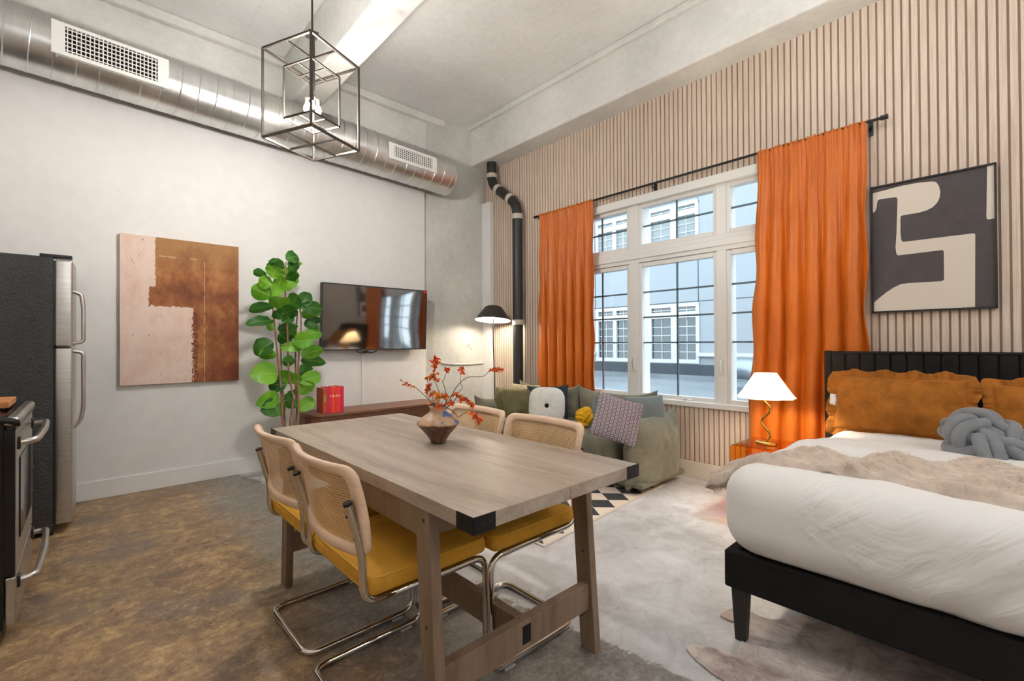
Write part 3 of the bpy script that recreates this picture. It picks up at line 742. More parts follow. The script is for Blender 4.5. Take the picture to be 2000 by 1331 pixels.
for k in range(nfl):
    s_ = (k+.5)/nfl*L; i = max(j for j in range(len(d)) if d[j] <= s_); i = min(i, len(d)-2); t_ = (s_-d[i])/(d[i+1]-d[i])
    p = Vector(front[i]).lerp(Vector(front[i+1]), t_)
    g.tube([(p.x, p.y, .13), (p.x, p.y, .505)], .0066, 7)
obj('fluted_front', g, MT['walnut'], sb)
for x_ in (1.72, 2.83):
    for y_ in (4.50, 4.76): obj('leg', G().tube([(x_, y_, 0), (x_, y_, .12)], lambda t: .014+.006*t, 12), MT['walnut'], sb)
# books
bx = 1.668; BK = [(.038, .245, (176, 66, 40), 'rusty brown book with an olive label, first in the red row', (150, 140, 60)), (.020, .25, (190, 40, 60), 'thin dark crimson book beside the rusty brown book', None),
 (.026, .25, (214, 34, 70), 'crimson pink book third from the left in the red row', (240, 120, 140)), (.030, .247, (228, 74, 40), 'orange red book in the middle of the red row', (245, 190, 150)),
 (.030, .25, (222, 48, 44), 'scarlet book with pale bands right of the orange red book', (240, 190, 120)), (.024, .247, (232, 60, 60), 'bright coral red book second from the right of the row', (250, 170, 130)), (.036, .252, (206, 26, 62), 'deep pink book closing the right end of the red row', None)]
paper = simple('paper', (232, 224, 208), .9)
for i, (w_, h_, c_, lb, band) in enumerate(BK):
    t = thing('book', lb, 'book', (bx+w_/2, 4.56, .5355), 0, 'red books on the sideboard')
    cm = simple('book_cover', c_, .6)
    g = G(); y0, y1, z0 = 4.47, 4.64, .5355
    g.box(bx+.0006, bx+.003, y0, y1, z0, z0+h_); g.box(bx+w_-.003, bx+w_-.0006, y0, y1, z0, z0+h_); g.box(bx+.0006, bx+w_-.0006, y0-.003, y0+.001, z0, z0+h_)
    obj('cover', g, cm, t, smooth=0, bevel=.001)
    obj('pages', G().box(bx+.003, bx+w_-.003, y0+.002, y1-.004, z0+.003, z0+h_-.004), paper, t, smooth=0)
    if band: obj('spine_label', G().box(bx+w_*.2, bx+w_*.8, y0-.0042, y0-.0028, z0+h_*(.45 if i == 0 else .62), z0+h_*(.72 if i == 0 else .70)), simple('spine_label', band, .6), t, smooth=0)
    bx += w_

# ------------------------------------------------------------------ dining table
TX0, TX1, TY0, TY1, TZ = .718, 1.477, .920, 2.645, .76
tb = thing('dining_table', 'washed oak dining table with trestle legs in the middle of the room', 'table', ((TX0+TX1)/2, (TY0+TY1)/2, 0))
xm = (TX0+TX1)/2
for a, b in ((TX0, xm-.0008), (xm+.0008, TX1)):
    obj('tabletop', G().box(a, b, TY0, TY1, TZ-.042, TZ), MT['table'], tb, smooth=0, bevel=.0015)
for sx in (TX0+.014, TX1-.037): obj('apron', G().box(sx, sx+.023, 1.19, 2.40, TZ-.135, TZ-.042), MT['tableleg'], tb, smooth=0, bevel=.002)
for sy in (1.155, 2.415): obj('apron', G().box(TX0+.039, TX1-.039, sy, sy+.025, TZ-.125, TZ-.042), MT['tableleg'], tb, smooth=0, bevel=.002)
for sx, a in ((0, TX0+.004), (1, TX1-.039)):
    for sy in (0, 1):
        yb, yt = ((1.123, 1.172), (2.466, 2.417))[sy]; h_ = .036; w_ = .035; ox = 0
        lg = obj('leg', G().hexa([(a+ox, yb-h_, 0), (a+w_+ox, yb-h_, 0), (a+w_+ox, yb+h_, 0), (a+ox, yb+h_, 0), (a, yt-h_, TZ-.042), (a+w_, yt-h_, TZ-.042), (a+w_, yt+h_, TZ-.042), (a, yt+h_, TZ-.042)]), MT['tableleg'], tb, smooth=0, bevel=.002)
        xo = a-.002 if sx == 0 else a+w_+.002
        for p_, q_, r_ in (((a-.0015, yt-.01, TZ-.075), (a+.004, yt-.01, TZ-.075), .0065), ((a+.018, yt-h_-.0015, TZ-.07), (a+.018, yt-h_+.004, TZ-.07), .0065), ((a-.0015, (yt+yb)/2, .38), (a+.004, (yt+yb)/2, .38), .005)):
            obj('bolt', G().cyl(p_, q_, r_, 12), MT['bolt'], lg)
for sy in (1.118, 2.437):
    sg = obj('end_stretcher', G().box(TX0+.039, TX1-.039, sy, sy+.035, .163, .262), MT['tableleg'], tb, smooth=0, bevel=.002)
    obj('joint_plate', G().box(xm-.018, xm+.018, sy-.003 if sy < 1.5 else sy+.034, sy+.001 if sy < 1.5 else sy+.038, .185, .245), MT['blackmetal'], sg, smooth=0)
obj('long_stretcher', G().box(xm-.018, xm+.018, 1.153, 2.437, .163, .262), MT['tableleg'], tb, smooth=0, bevel=.002)
for cx, cy in ((TX0, TY0), (TX1, TY0), (TX0, TY1), (TX1, TY1)):
    dx = 1 if cx == TX0 else -1; dy = 1 if cy == TY0 else -1
    g = G(); L = .072; x0, x1 = sorted((cx-dx*.0025, cx+dx*L)); y0, y1 = sorted((cy-dy*.0025, cy)); g.box(x0, x1, y0, y1, TZ-.045, TZ+.001)
    x0, x1 = sorted((cx-dx*.0025, cx)); y0, y1 = sorted((cy-dy*.0025, cy+dy*L)); g.box(x0, x1, y0, y1, TZ-.045, TZ+.001)
    br = obj('corner_bracket', g, MT['blackmetal'], tb, smooth=0, bevel=.0008)
    for q in (.025, .052):
        obj('screw', G().cyl((cx+dx*q, cy-dy*.0045, TZ-.022), (cx+dx*q, cy-dy*.002, TZ-.022), .0035, 8), MT['bolt'], br)
        obj('screw', G().cyl((cx-dx*.0045, cy+dy*q, TZ-.022), (cx-dx*.002, cy+dy*q, TZ-.022), .0035, 8), MT['bolt'], br)

# ------------------------------------------------------------------ chairs
def make_chair(label):
    t = thing('dining_chair', label, 'chair', (0, 0, 0), 0, 'cane back chairs round the dining table', local=True)
    def soft(p):
        k = 1 - .006*((p.x/.23)**2 + (p.y/.24)**2)
        if p.z > .475: p = Vector((p.x, p.y, p.z + .010*(1-(p.x/.235)**2)*(1-(p.y/.24)**2)))
        return p
    st = obj('seat', G().rbox((-.004, 0, .474), (.228, .238, .032), .026, 8, soft), MT['mustard'], t, smooth=180)
    def rr(w, h, r, z, n=8):
        o = []
        for cx, cy, a0 in ((w-r, h-r, 0), (-w+r, h-r, PI/2), (-w+r, -h+r, PI), (w-r, -h+r, 1.5*PI)):
            for k in range(n): a = a0+PI/2*k/n; o.append((cx+r*math.cos(a), cy+r*math.sin(a), z))
        return o
    obj('piping', G().tube(rr(.225, .235, .045, .500), .0036, 6, closed=True), MT['mustard_piping'], st)
    g = G(); Y = .218
    def side(s):
        return [(-.289, s*Y, .738), (-.244, s*Y, .58), (-.242, s*Y, .428), (.228, s*Y, .428), (.228, s*Y, .0125), (-.235, s*Y, .0125)]
    a = side(1); b = side(-1)
    pts = round_path(a + [q for q in reversed(b)], .062, 7)
    g.tube(pts, .0125, 12); obj('tube_frame', g, MT['chrome'], t)
    for s_ in (1, -1):
        gg = G(); gg.cyl((-.288, s_*Y, .734), (-.2905, s_*Y, .742), .0135, 12); obj('tube_cap', gg, MT['plastic'], t)
        for z_ in (.63, .70):
            gg = G(); xx = -.244-(z_-.58)*.284; gg.tube([(xx-.014, s_*Y, z_), (xx+.03, s_*(Y-.004), z_)], .005, 8); obj('screw', gg, MT['chrome'], t)
        obj('glide', G().box(.12, .17, s_*Y-.014, s_*Y+.014, 0, .006), simple('clear_glide', (210, 210, 205), .3) if s_ > 0 else bpy.data.materials['clear_glide'], t, smooth=0)
    # curved back: frame ring and woven cane
    def bk(u, v, off=0):      # u across -1..1, v up 0..1
        z = .565 + v*.285; lean = (z-.565)*.20
        x = -.228 - .046*(1-u*u) - lean + .012*math.sin(PI*v) + off
        return Vector((x, u*.246*(1 - .04*(1-v)), z))
    def ring(a_, b_, r, n=9):
        o = []
        for cx, cy, a0 in ((a_-r, b_-r, 0), (-a_+r, b_-r, PI/2), (-a_+r, -b_+r, PI), (a_-r, -b_+r, 1.5*PI)):
            for k in range(n+1): a = a0+PI/2*k/n; o.append((cx+r*math.cos(a), cy+r*math.sin(a)))
        return o
    def dense(l, m=3):
        o = []
        for i in range(len(l)):
            p, q = l[i], l[(i+1) % len(l)]; dd = math.dist(p, q); k = max(1, int(dd/.03))
            for j in range(k): o.append((p[0]+(q[0]-p[0])*j/k, p[1]+(q[1]-p[1])*j/k))
        return o
    outer = dense(ring(.246, .150, .040)); W_ = .034
    g = G(); n = len(outer); sec = 10
    for (ox, oy) in outer:
        ix = max(-(.246-W_), min(.246-W_, ox*(1-W_/.246))) ; iy = oy*(1-W_/.150)
        for k in range(sec):
            a = 2*PI*k/sec; t_ = .5-.5*math.cos(a); off = .0135*math.sin(a)
            sq = lambda v: math.copysign(abs(v)**.7, v)
            px = ox+(ix-ox)*(.5-.5*sq(math.cos(a))); py = oy+(iy-oy)*(.5-.5*sq(math.cos(a)))
            g.v.append(bk(px/.246, py/.300+.5, .0135*sq(math.sin(a))))
    for i in range(n):
        j = (i+1) % n
        for k in range(sec): l = (k+1) % sec; g.f.append((i*sec+k, i*sec+l, j*sec+l, j*sec+k))
    fr = obj('back_frame', g, MT['cane_frame'], t, smooth=180)
    g = G(); NX, NZ = 44, 25; hw, hh = .246-W_+.004, .150-W_+.004
    cs = [(1, 0), (1, 1), (0, 1), (-1, 1), (-1, 0), (-1, -1), (0, -1), (1, -1)]
    for i in range(NX):
        for j in range(NZ):
            cx = -hw+(i+.5)*2*hw/NX; cz = -hh+(j+.5)*2*hh/NZ; dx, dz = hw/NX, hh/NZ; bs = len(g.v)
            for (p, q) in cs: g.v.append(bk((cx+p*dx)/.246, (cz+q*dz)/.300+.5))
            for k in range(8): a = PI/4*k; g.v.append(bk((cx+dx*.60*math.cos(a))/.246, (cz+dz*.60*math.sin(a))/.300+.5))
            for k in range(8): l = (k+1) % 8; g.f.append((bs+k, bs+l, bs+8+l, bs+8+k))
    cn = obj('cane', g, MT['cane'], fr, smooth=180)
    return t
CH = [((.845, 1.522), 0, 'mustard velvet cane back chair on the left side of the table, nearest the camera'),
      ((.852, 2.045), 0, 'mustard velvet cane back chair on the left side of the table, farther from the camera'),
      ((1.296, 1.490), PI, 'mustard velvet cane back chair on the sofa side of the table, at its near end'),
      ((1.304, 2.010), PI, 'mustard velvet cane back chair on the sofa side, half hidden by the vase of blossoms')]
ch0 = make_chair(CH[0][2])
for i, ((x_, y_), a_, lb) in enumerate(CH):
    c = ch0 if i == 0 else copy_tree(ch0)
    c.location = (x_, y_, 0); c.rotation_euler = (0, 0, a_); c['label'] = lb

# ------------------------------------------------------------------ lantern pendant
PC = Vector((1.085, 3.08, 0)); S_ = .2035; ZB, ZT = 2.513, 3.075
pn = thing('lantern_pendant', 'bronze and clear glass box lantern hanging above the table', 'pendant lamp', (PC.x, PC.y, ZB))
dn = Vector((.98-1.085, 2.804-3.08, 0)); ang = math.atan2(dn.y, dn.x)
def pcorner(s, k, z): a = ang + PI/2*k; return Vector((PC.x+s*1.4142*math.cos(a), PC.y+s*1.4142*math.sin(a), z))
def cage(s, z0, z1, w, name, cross=True):
    g = G()
    for k in range(4):
        g.bar(pcorner(s, k, z0), pcorner(s, k, z1), w)
        for z in (z0, z1): g.bar(pcorner(s, k, z), pcorner(s, k+1, z), w)
    if cross:
        for z in (z0, z1):
            for k in (0, 1): g.bar((pcorner(s, k, z)+pcorner(s, k+1, z))/2, (pcorner(s, k+2, z)+pcorner(s, k+3, z))/2, w*.85)
    return obj(name, g, MT['bronze'], pn, smooth=0)
oc = cage(S_, ZB, ZT, .013, 'outer_cage'); ic = cage(.118, 2.655, 2.985, .009, 'inner_cage')
for k in range(4):
    a, b = pcorner(S_-.002, k, ZB+.006), pcorner(S_-.002, k+1, ZB+.006); nn = (b-a).normalized().cross(Vector((0, 0, 1)))*.0015
    g = G(); up = Vector((0, 0, ZT-ZB-.012)); g.hexa([a-nn, b-nn, b+nn, a+nn, a-nn+up, b-nn+up, b+nn+up, a+nn+up]); obj('glass_pane', g, MT['clearpane'], oc, smooth=0)
g = G(); g.cyl((PC.x, PC.y, 3.24), (PC.x, PC.y, ZC), .0065, 10); g.cyl((PC.x, PC.y, ZC-.03), (PC.x, PC.y, ZC), .06, 24); obj('hanging_rod', g, MT['bronze'], pn)
g = G(); g.box(PC.x-.03, PC.x+.03, PC.y-.03, PC.y+.03, 3.215, 3.245); g.cyl((PC.x, PC.y, 2.82), (PC.x, PC.y, 3.22), .017, 14); obj('stem', g, MT['bronze'], pn)
g = G(); a = ang+PI/2
for k in (0, 1, 2):
    q = Vector((math.cos(ang+k*2.094), math.sin(ang+k*2.094), 0))*.042
    g.tube([PC+Vector((0, 0, 2.83)), PC+q+Vector((0, 0, 2.81))], .008, 8); g.cyl(PC+q+Vector((0, 0, 2.775)), PC+q+Vector((0, 0, 2.82)), .013, 12)
obj('lamp_holder', g, MT['bronze'], pn)
for k in (0, 1, 2):
    q = Vector((math.cos(ang+k*2.094), math.sin(ang+k*2.094), 0))*.042
    obj('bulb', G().lathe([(.001, -.052), (.012, -.048), (.018, -.035), (.017, -.018), (.010, 0), (.001, .002)], PC+q+Vector((0, 0, 2.777)), 14), MT['bulb'], pn, smooth=180)
# globes added out of view to fill the room with light
for i, (x_, y_, z_, e_) in enumerate(FILL_GLOBES):
    l = thing('fill_globe', 'frosted globe added out of view as fill light', 'pendant lamp', (x_, y_, z_), 0, 'fill globes added out of view')
    obj('hanging_cord', G().cyl((x_, y_, z_+.18), (x_, y_, ZC), .004, 8), MT['blackmetal'], l)
    obj('canopy', G().capped([(.06, ZC-.03), (.06, ZC)], (x_, y_, 0), 24), MT['blackmetal'], l)
    obj('globe', G().lathe([(.165*math.sin(PI*k/16)+1e-4, -.165*math.cos(PI*k/16)) for k in range(17)], (x_, y_, z_), 24), MT['globe'], l, smooth=180)
# ------------------------------------------------------------------ vase and blossom branches
VX, VY = 1.150, 1.725
prof = [(.001, .761), (.030, .7615), (.034, .764), (.036, .775), (.050, .797), (.072, .822), (.090, .843), (.0945, .849), (.0915, .857), (.070, .876), (.047, .892), (.037, .900), (.0345, .908), (.038, .917), (.042, .9225), (.0385, .923), (.031, .912), (.030, .902), (.04, .888), (.06, .86), (.03, .80), (.001, .79)]
vz = obj('vase', G().lathe(prof, (VX, VY, 0), 40, lambda a, z: 1+.012*math.sin(3*a+z*30)), MT['vase'], smooth=60)
tag(vz, 'squat brown stoneware vase with a blue patch on the dining table', 'vase')
VD = .733*VY+.68*VX
def bp(cx, cy, dd=0): return atd(770+cx/6.339, 680+cy/6.339, VD+dd)
BR = [
 ('blossom branch reaching left over the table toward the sideboard', [(535, 900), (520, 740), (430, 640), (300, 520), (250, 480), (150, 440), (82, 398)], [(82, 396, 1), (118, 452, 2), (150, 450, 3), (190, 462, 3), (215, 475, 2), (245, 482, 2), (430, 690, 2)], -.02),
 ('tallest blossom branch standing upright with the largest orange cluster', [(548, 900), (550, 740), (556, 560), (520, 450), (490, 330), (505, 160)], [(500, 130, 4), (540, 130, 4), (460, 160, 3), (510, 175, 5), (550, 170, 4), (490, 215, 4), (505, 250, 3), (495, 290, 2), (525, 320, 3), (450, 350, 4), (490, 365, 5), (520, 400, 4), (440, 375, 3), (550, 395, 2), (388, 385, 4)], .0),
 ('thin blossom twig bent to a single red bud right of the tallest branch', [(560, 900), (640, 700), (630, 520), (600, 425), (620, 380), (650, 280)], [(650, 270, 4), (665, 285, 3)], .03),
 ('crooked blossom branch zigzagging up to three orange buds', [(565, 900), (600, 740), (690, 600), (800, 550), (843, 490), (822, 430), (815, 310)], [(835, 252, 3), (850, 300, 4), (800, 282, 2), (760, 560, 3), (735, 590, 2)], .02),
 ('long blossom branch reaching farthest right in front of the lamp pole', [(572, 900), (660, 690), (760, 500), (850, 400), (930, 360), (1100, 352), (1180, 290), (1330, 266)], [(1195, 272, 3), (1215, 262, 3), (1262, 265, 3), (1275, 285, 3), (1290, 245, 3), (1310, 275, 3), (1340, 268, 2)], .05),
 ('blossom branch arching right with a drooping red cluster', [(578, 900), (650, 740), (740, 660), (790, 590), (860, 600), (910, 650), (965, 715)], [(775, 575, 4), (800, 615, 5), (820, 645, 4), (870, 625, 4), (900, 650, 5), (925, 680, 4), (960, 710, 4), (970, 725, 3), (700, 690, 5), (660, 700, 3)], -.03),
 ('lowest blossom branch drooping right below the vase rim', [(570, 900), (640, 745), (700, 765), (760, 820), (790, 862), (850, 820), (940, 790), (1000, 830), (1050, 900)], [(930, 800, 3), (965, 805, 4), (990, 850, 4), (1015, 835, 4), (1045, 860, 5), (1060, 905, 4), (1045, 930, 3), (730, 905, 4), (728, 940, 3)], -.05),
 ('short blossom branch leaning left with stacked orange blossoms', [(545, 900), (500, 740), (470, 600), (410, 400)], [(430, 480, 5), (405, 540, 4), (415, 500, 3), (475, 565, 5), (455, 590, 3)], -.02),
 ('short blossom branch with red flowers across the vase mouth', [(555, 900), (555, 745), (540, 640), (575, 595), (650, 600)], [(525, 610, 5), (560, 605, 4), (600, 590, 5), (630, 600, 4), (655, 605, 3), (560, 725, 5), (545, 740, 4), (520, 640, 3)], -.06),
]
for lb, pts, bl, dd in BR:
    n = len(pts); P3 = [bp(p[0], p[1], dd*i/(n-1) + .0) for i, p in enumerate(pts)]
    P3[0] = Vector((VX + (P3[0].x-VX)*.2, VY+(P3[0].y-VY)*.2, .81)); 
    k = min(1, .012/max(1e-6, math.hypot(P3[1].x-VX, P3[1].y-VY)))
    P3.insert(1, Vector((VX+(P3[1].x-VX)*min(1, k*1.6), VY+(P3[1].y-VY)*min(1, k*1.6), .918)))
    br = thing('blossom_branch', lb, 'flower branch', P3[0], 0, 'orange blossom branches in the vase')
    obj('stem', G().tube(spline(P3, 7), lambda t: .0022-.0012*t, 6), MT['stem'], br)
    rnd = random.Random(len(lb)); gs = [G(), G()]
    for (cx, cy, sz) in bl:
        c = bp(cx, cy, dd*.8 + rnd.uniform(-.012, .012)); s = .0028*sz+.002
        ga = gs[0] if rnd.random() < .72 else gs[1]
        for p in range(7):
            d = Vector((rnd.gauss(0, 1), rnd.gauss(0, 1), rnd.gauss(0, 1))).normalized(); e = d.cross(Vector((rnd.gauss(0, 1), rnd.gauss(0, 1), rnd.gauss(0, 1)))).normalized(); nn = d.cross(e)
            def pf(u, v, d=d, e=e, nn=nn, c=c, s=s):
                w = math.sin(PI*min(1, v*.92+.04))**.7*.55; return c + d*s*v*1.2 + e*s*w*(u-.5)*1.6 + nn*s*(.35*v*v - .5*(u-.5)**2)
            ga.grid(pf, 3, 4)
    for i, g_ in enumerate(gs):
        if g_.v: obj('blossoms', g_, MT['petal' if i == 0 else 'petal2'], br, smooth=180)

# ------------------------------------------------------------------ fiddle leaf plant
PY_ = 4.44
def pp_(cx, cy, dy=0): return at(480+cx/3.7, 480+cy/3.697, 'y', PY_+dy)
base = pp_(320, 1420); PLX = 1.40
plant = thing('fiddle_leaf_plant', 'tall fiddle leaf fig with several bare stems left of the television', 'plant', (PLX, PY_, 0))
g = G().lathe([(.001, .0), (.105, .0), (.115, .01), (.135, .25), (.138, .262), (.126, .262), (.122, .23), (.001, .228)], (PLX, PY_, 0), 32); obj('pot', g, MT['pot'], plant)
g = G().lathe([(.122, .228), (.08, .236), (.001, .24)], (PLX, PY_, 0), 24); obj('soil', g, MT['soil'], plant)
STEMS = [[(300, 1420), (268, 1290), (255, 1050), (230, 800), (205, 550), (192, 375)], [(310, 1430), (285, 1300), (262, 950), (245, 560)], [(322, 1430), (322, 1290), (340, 1100), (310, 900), (300, 600), (285, 330), (290, 120)],
 [(335, 1430), (372, 1290), (362, 1000), (360, 700), (375, 470)], [(345, 1430), (380, 1250), (378, 900), (400, 560), (388, 430)]]
for i, s_ in enumerate(STEMS):
    P3 = [pp_(x, y, (.05, .12, -.04, .08, -.06)[i]*(j/(len(s_)-1))) for j, (x, y) in enumerate(s_)]
    P3.insert(0, Vector((PLX+(-.05, -.02, 0, .03, .05)[i], PY_+(.03, .05, -.04, .02, -.03)[i], .22)))
    obj('stem', G().tube(spline(P3, 6), lambda t: .0125-.0065*t, 8), MT['bark'], plant)
LV = [(290,100,382,72,60,0),(270,118,160,108,24,0),(300,130,400,128,34,1),(240,130,145,158,36,0),(190,235,235,150,80,1),(150,215,46,180,36,0),(190,290,92,235,60,1),(188,368,36,300,78,1),(205,370,262,215,60,1),(270,260,365,168,78,1),(285,325,377,230,44,1),(300,265,372,190,44,0),
(200,440,8,462,48,0),(190,545,3,560,48,0),(250,465,235,358,84,1),(300,440,385,358,78,0),(380,450,465,335,62,0),(390,440,562,457,58,0),(400,500,532,490,52,1),(420,565,552,530,38,0),(250,515,370,450,64,0),(262,530,212,460,52,0),(230,605,372,582,44,0),(420,575,527,580,34,0),(430,640,554,625,68,1),
(200,700,55,778,84,0),(220,795,85,780,50,1),(345,690,492,678,72,1),(250,735,412,742,46,1),(300,640,372,640,52,0),(265,830,352,842,52,0),(400,795,557,745,62,1),(400,822,567,845,58,0),(228,925,38,930,100,1),(300,1000,330,905,100,1),(380,925,480,885,60,0),(385,985,552,935,66,1),(296,1005,160,1010,78,0),
(382,1072,492,985,66,1),(236,1080,86,1150,72,1),(240,1150,118,1195,82,0),(190,1165,292,1205,62,1),(288,1120,372,1162,46,0),(382,1195,492,1095,62,1),(292,1070,332,1112,40,0),(350,1080,330,1040,42,0),(215,575,140,560,40,0),(210,600,150,570,36,1),(240,640,330,700,60,0),(330,560,300,490,60,0),(280,160,200,130,50,0),(320,180,380,130,50,0)]
def leafmesh(items, name, mat, seed):
    rnd = random.Random(seed); vs = []; fs = []; uvs = []
    NU, NV = 8, 12
    for (bx_, by_, tx, ty, w) in items:
        dy = rnd.uniform(-.13, .10); B = pp_(bx_, by_, dy*.5); T = pp_(tx, ty, dy + rnd.uniform(-.08, .05))
        D = T-B; L = D.length; D.normalize(); toC = (CAM-B).normalized()
        Wd = D.cross(toC); Wd.normalize(); Nn = Wd.cross(D).normalized()
        ro = rnd.uniform(-.45, .45); Wd = (Wd*math.cos(ro) + Nn*math.sin(ro)); Nn = Wd.cross(D).normalized()
        if abs(w)/math.hypot(tx-bx_, ty-by_) < .42: pass
        wd = w/3.7*4.45/897*.62*1.42; sg = 1 if Nn.z > 0 else -1; ph = rnd.uniform(0, 6)
        b0 = len(vs)
        for j in range(NV+1):
            v = j/NV; prof_ = (math.sin(PI*min(1, v**.80*.985+.015))**.62)*(.72+.38*v) if v < .999 else .0
            prof_ = max(0.02, prof_)
            for i in range(NU+1):
                u = i/NU*2-1
                p = B + D*L*v + Wd*wd*prof_*u + Nn*sg*(L*(.10*math.sin(PI*v)-.12*v*v) + wd*.22*abs(u)*prof_ + .006*math.sin(v*17+ph)*abs(u)*u)
                vs.append(p); uvs.append((i/NU, v))
        for j in range(NV):
            for i in range(NU): fs.append((b0+j*(NU+1)+i, b0+j*(NU+1)+i+1, b0+(j+1)*(NU+1)+i+1, b0+(j+1)*(NU+1)+i))
    g = G(); g.v = vs; g.f = fs; o = obj(name, g, mat, plant, smooth=180)
    ul = o.data.uv_layers.new(name='UVMap')
    for l in o.data.loops: ul.data[l.index].uv = uvs[l.vertex_index]
    return o
for n_, (x0, y0, x1, y1, w, tone) in enumerate(LV): pass
leafmesh([l[:5] for l in LV if l[5] == 0], 'shaded_leaves', MT['leafa'], 5)
leafmesh([l[:5] for l in LV if l[5] == 1], 'lamplit_leaves', MT['leafb'], 6)

# ------------------------------------------------------------------ sofa
def pillow(w, h, T, ear=.05, flat_bottom=False, n=28, seed=0, wr=.004, pw=.5, earz=None):
    "soft cushion in its own frame: x width, z height, y thickness, centred"
    g = G()
    for sgn in (1, -1):
        def fn(u, v, sgn=sgn):
            a, b = u*2-1, v*2-1
            ea = (1-abs(a)**2.6); eb = (1-abs(b)**2.6)
            if flat_bottom and b < 0: eb = 1 if b > -.86 else math.sqrt(max(0, 1-((-b-.86)/.14)**2))*1.0
            if earz: ea, eb = max(0, ea)**1.25, (max(0, eb)**1.25 if b > 0 else eb)
            t = T/2*(max(0, ea)**pw)*(max(0, eb)**pw)
            cx = 1 - ear*(1-b*b)*(1 if not flat_bottom or b > 0 else .25)
            cz = 1 - (ear*(1-a*a) if earz is None else earz*(1-abs(a)**3.2))*(1 if b > 0 else .5)
            x = a*w/2*cx; z = b*h/2*(cz if not flat_bottom or b > 0 else 1)
            wob = wr*nz(x*11+seed, sgn*3, z*11) + wr*.6*math.sin((a*b)*9+seed)*(abs(a*b))
            return (x, sgn*(t + wob*min(1, t/(T*.2+1e-6))), z)
        b0 = len(g.v); g.grid(fn, n, n)
        if sgn > 0:
            k = len(g.f)-n*n; g.f[k:] = [tuple(reversed(f)) for f in g.f[k:]]
    # weld the seam
    key = {}; mp = []; nv = []
    for v in g.v:
        q = (round(v.x, 5), round(v.y, 5), round(v.z, 5))
        if q not in key: key[q] = len(nv); nv.append(v)
        mp.append(key[q])
    fs = []
    for f in g.f:
        q = []
        for i in f:
            if mp[i] not in q: q.append(mp[i])
        if len(q) > 2: fs.append(tuple(q))
    g.v, g.f = nv, fs
    return g
def place(g, loc, yaw, tilt=0, roll=0):
    "yaw about z, tilt back about local x, roll in the pillow plane"
    M = Matrix.Translation(Vector(loc)) @ Matrix.Rotation(yaw, 4, 'Z') @ Matrix.Rotation(tilt, 4, 'X') @ Matrix.Rotation(roll, 4, 'Y')
    return g.xf(M)
so = thing('sofa', 'grey green velvet sofa with plump pointed arms under the window', 'sofa', (3.49, 2.98, 0))
SY0, SY1 = 1.90, 4.06
for y_, k_ in ((SY0+.13, 1), (SY1-.13, 2)):
    g = pillow(.80, .58, .28, .06, True, seed=k_*3, wr=.010, pw=.60, earz=.24, n=40); place(g, (3.48, y_, .36), 0)
    ar = obj('armrest', g, MT['sofa'], so, smooth=180)
    y0, y1 = (y_-.133, y_+.133)
    obj('arm_base', G().rbox((3.48, y_, .085), (.345, .112, .022), .012, 3), MT['sofa'], so, smooth=180)
obj('sofa_base', G().rbox((3.50, (SY0+SY1)/2, .15), (.37, (SY1-SY0)/2-.25, .08), .03, 4), MT['sofa'], so, smooth=180)
ym = (SY0+SY1)/2
for a, b in ((SY0+.255, ym-.003), (ym+.003, SY1-.255)):
    g = G().rbox(((3.40), (a+b)/2, .325), (.33, (b-a)/2, .105), .075, 10, lambda p: Vector((p.x, p.y, p.z+.010*nz(p.x*4, p.y*4, 1)+(.018*(1-((p.x-3.4)/.33)**2) if p.z > .33 else 0))))
    obj('seat_cushion', g, MT['sofa'], so, smooth=180)
for a, b, k_ in ((SY0+.20, ym+.02, 3), (ym-.02, SY1-.20, 4)):
    g = pillow(b-a, .58, .24, .055, True, seed=k_, wr=.010, pw=.58, earz=.24, n=40); place(g, (3.715, (a+b)/2, .495), PI/2, -.06)
    obj('back_cushion', g, MT['sofa'], so, smooth=180)
g = G().rbox((3.80, ym, .30), (.04, (SY1-SY0)/2-.2, .24), .03, 4); obj('back_frame', g, MT['sofa'], so, smooth=180)
for x_ in (3.20, 3.78):
    for y_ in (SY0+.18, SY1-.18): obj('foot', G().rbox((x_, y_, .0315), (.022, .022, .0315), .005, 1), MT['steel'], so)
# cushions on the sofa
def cushion(name, label, px, py, xp, w, h, T, yaw, tilt, roll, mat, cat='cushion', ear=.06, group=None, **kw):
    c = at(px, py, 'x', xp); g = pillow(w, h, T, ear, **kw); uv = [(v.x, v.z) for v in g.v]; place(g, c, yaw, tilt, roll)
    o = obj(name, g, mat, smooth=180); ul = o.data.uv_layers.new(name='UVMap')
    for l in o.data.loops: ul.data[l.index].uv = uv[l.vertex_index]
    return tag(o, label, cat, group)
FC = -PI/4
cushion('cushion', 'wrinkled olive cushion against the far sofa arm, leftmost on the sofa', 990, 790, 3.42, .36, .36, .15, FC-.55, -.2, .05, MT['olive'], seed=3, wr=.016)
cushion('cushion', 'plain dark olive square cushion between the wrinkled one and the white one', 1017, 793, 3.32, .38, .36, .14, FC-.15, -.2, -.05, MT['olive'], seed=5, wr=.01)
cushion('cushion', 'beige woven cushion peeking out behind the olive cushions', 1025, 782, 3.60, .34, .36, .12, FC-.1, -.18, .06, MT['beige'], seed=8)
cushion('cushion', 'charcoal square cushion behind the white round cornered cushion', 1070, 792, 3.48, .44, .42, .14, FC-.2, -.2, -.04, MT['charcoal'], ear=.10, seed=2)
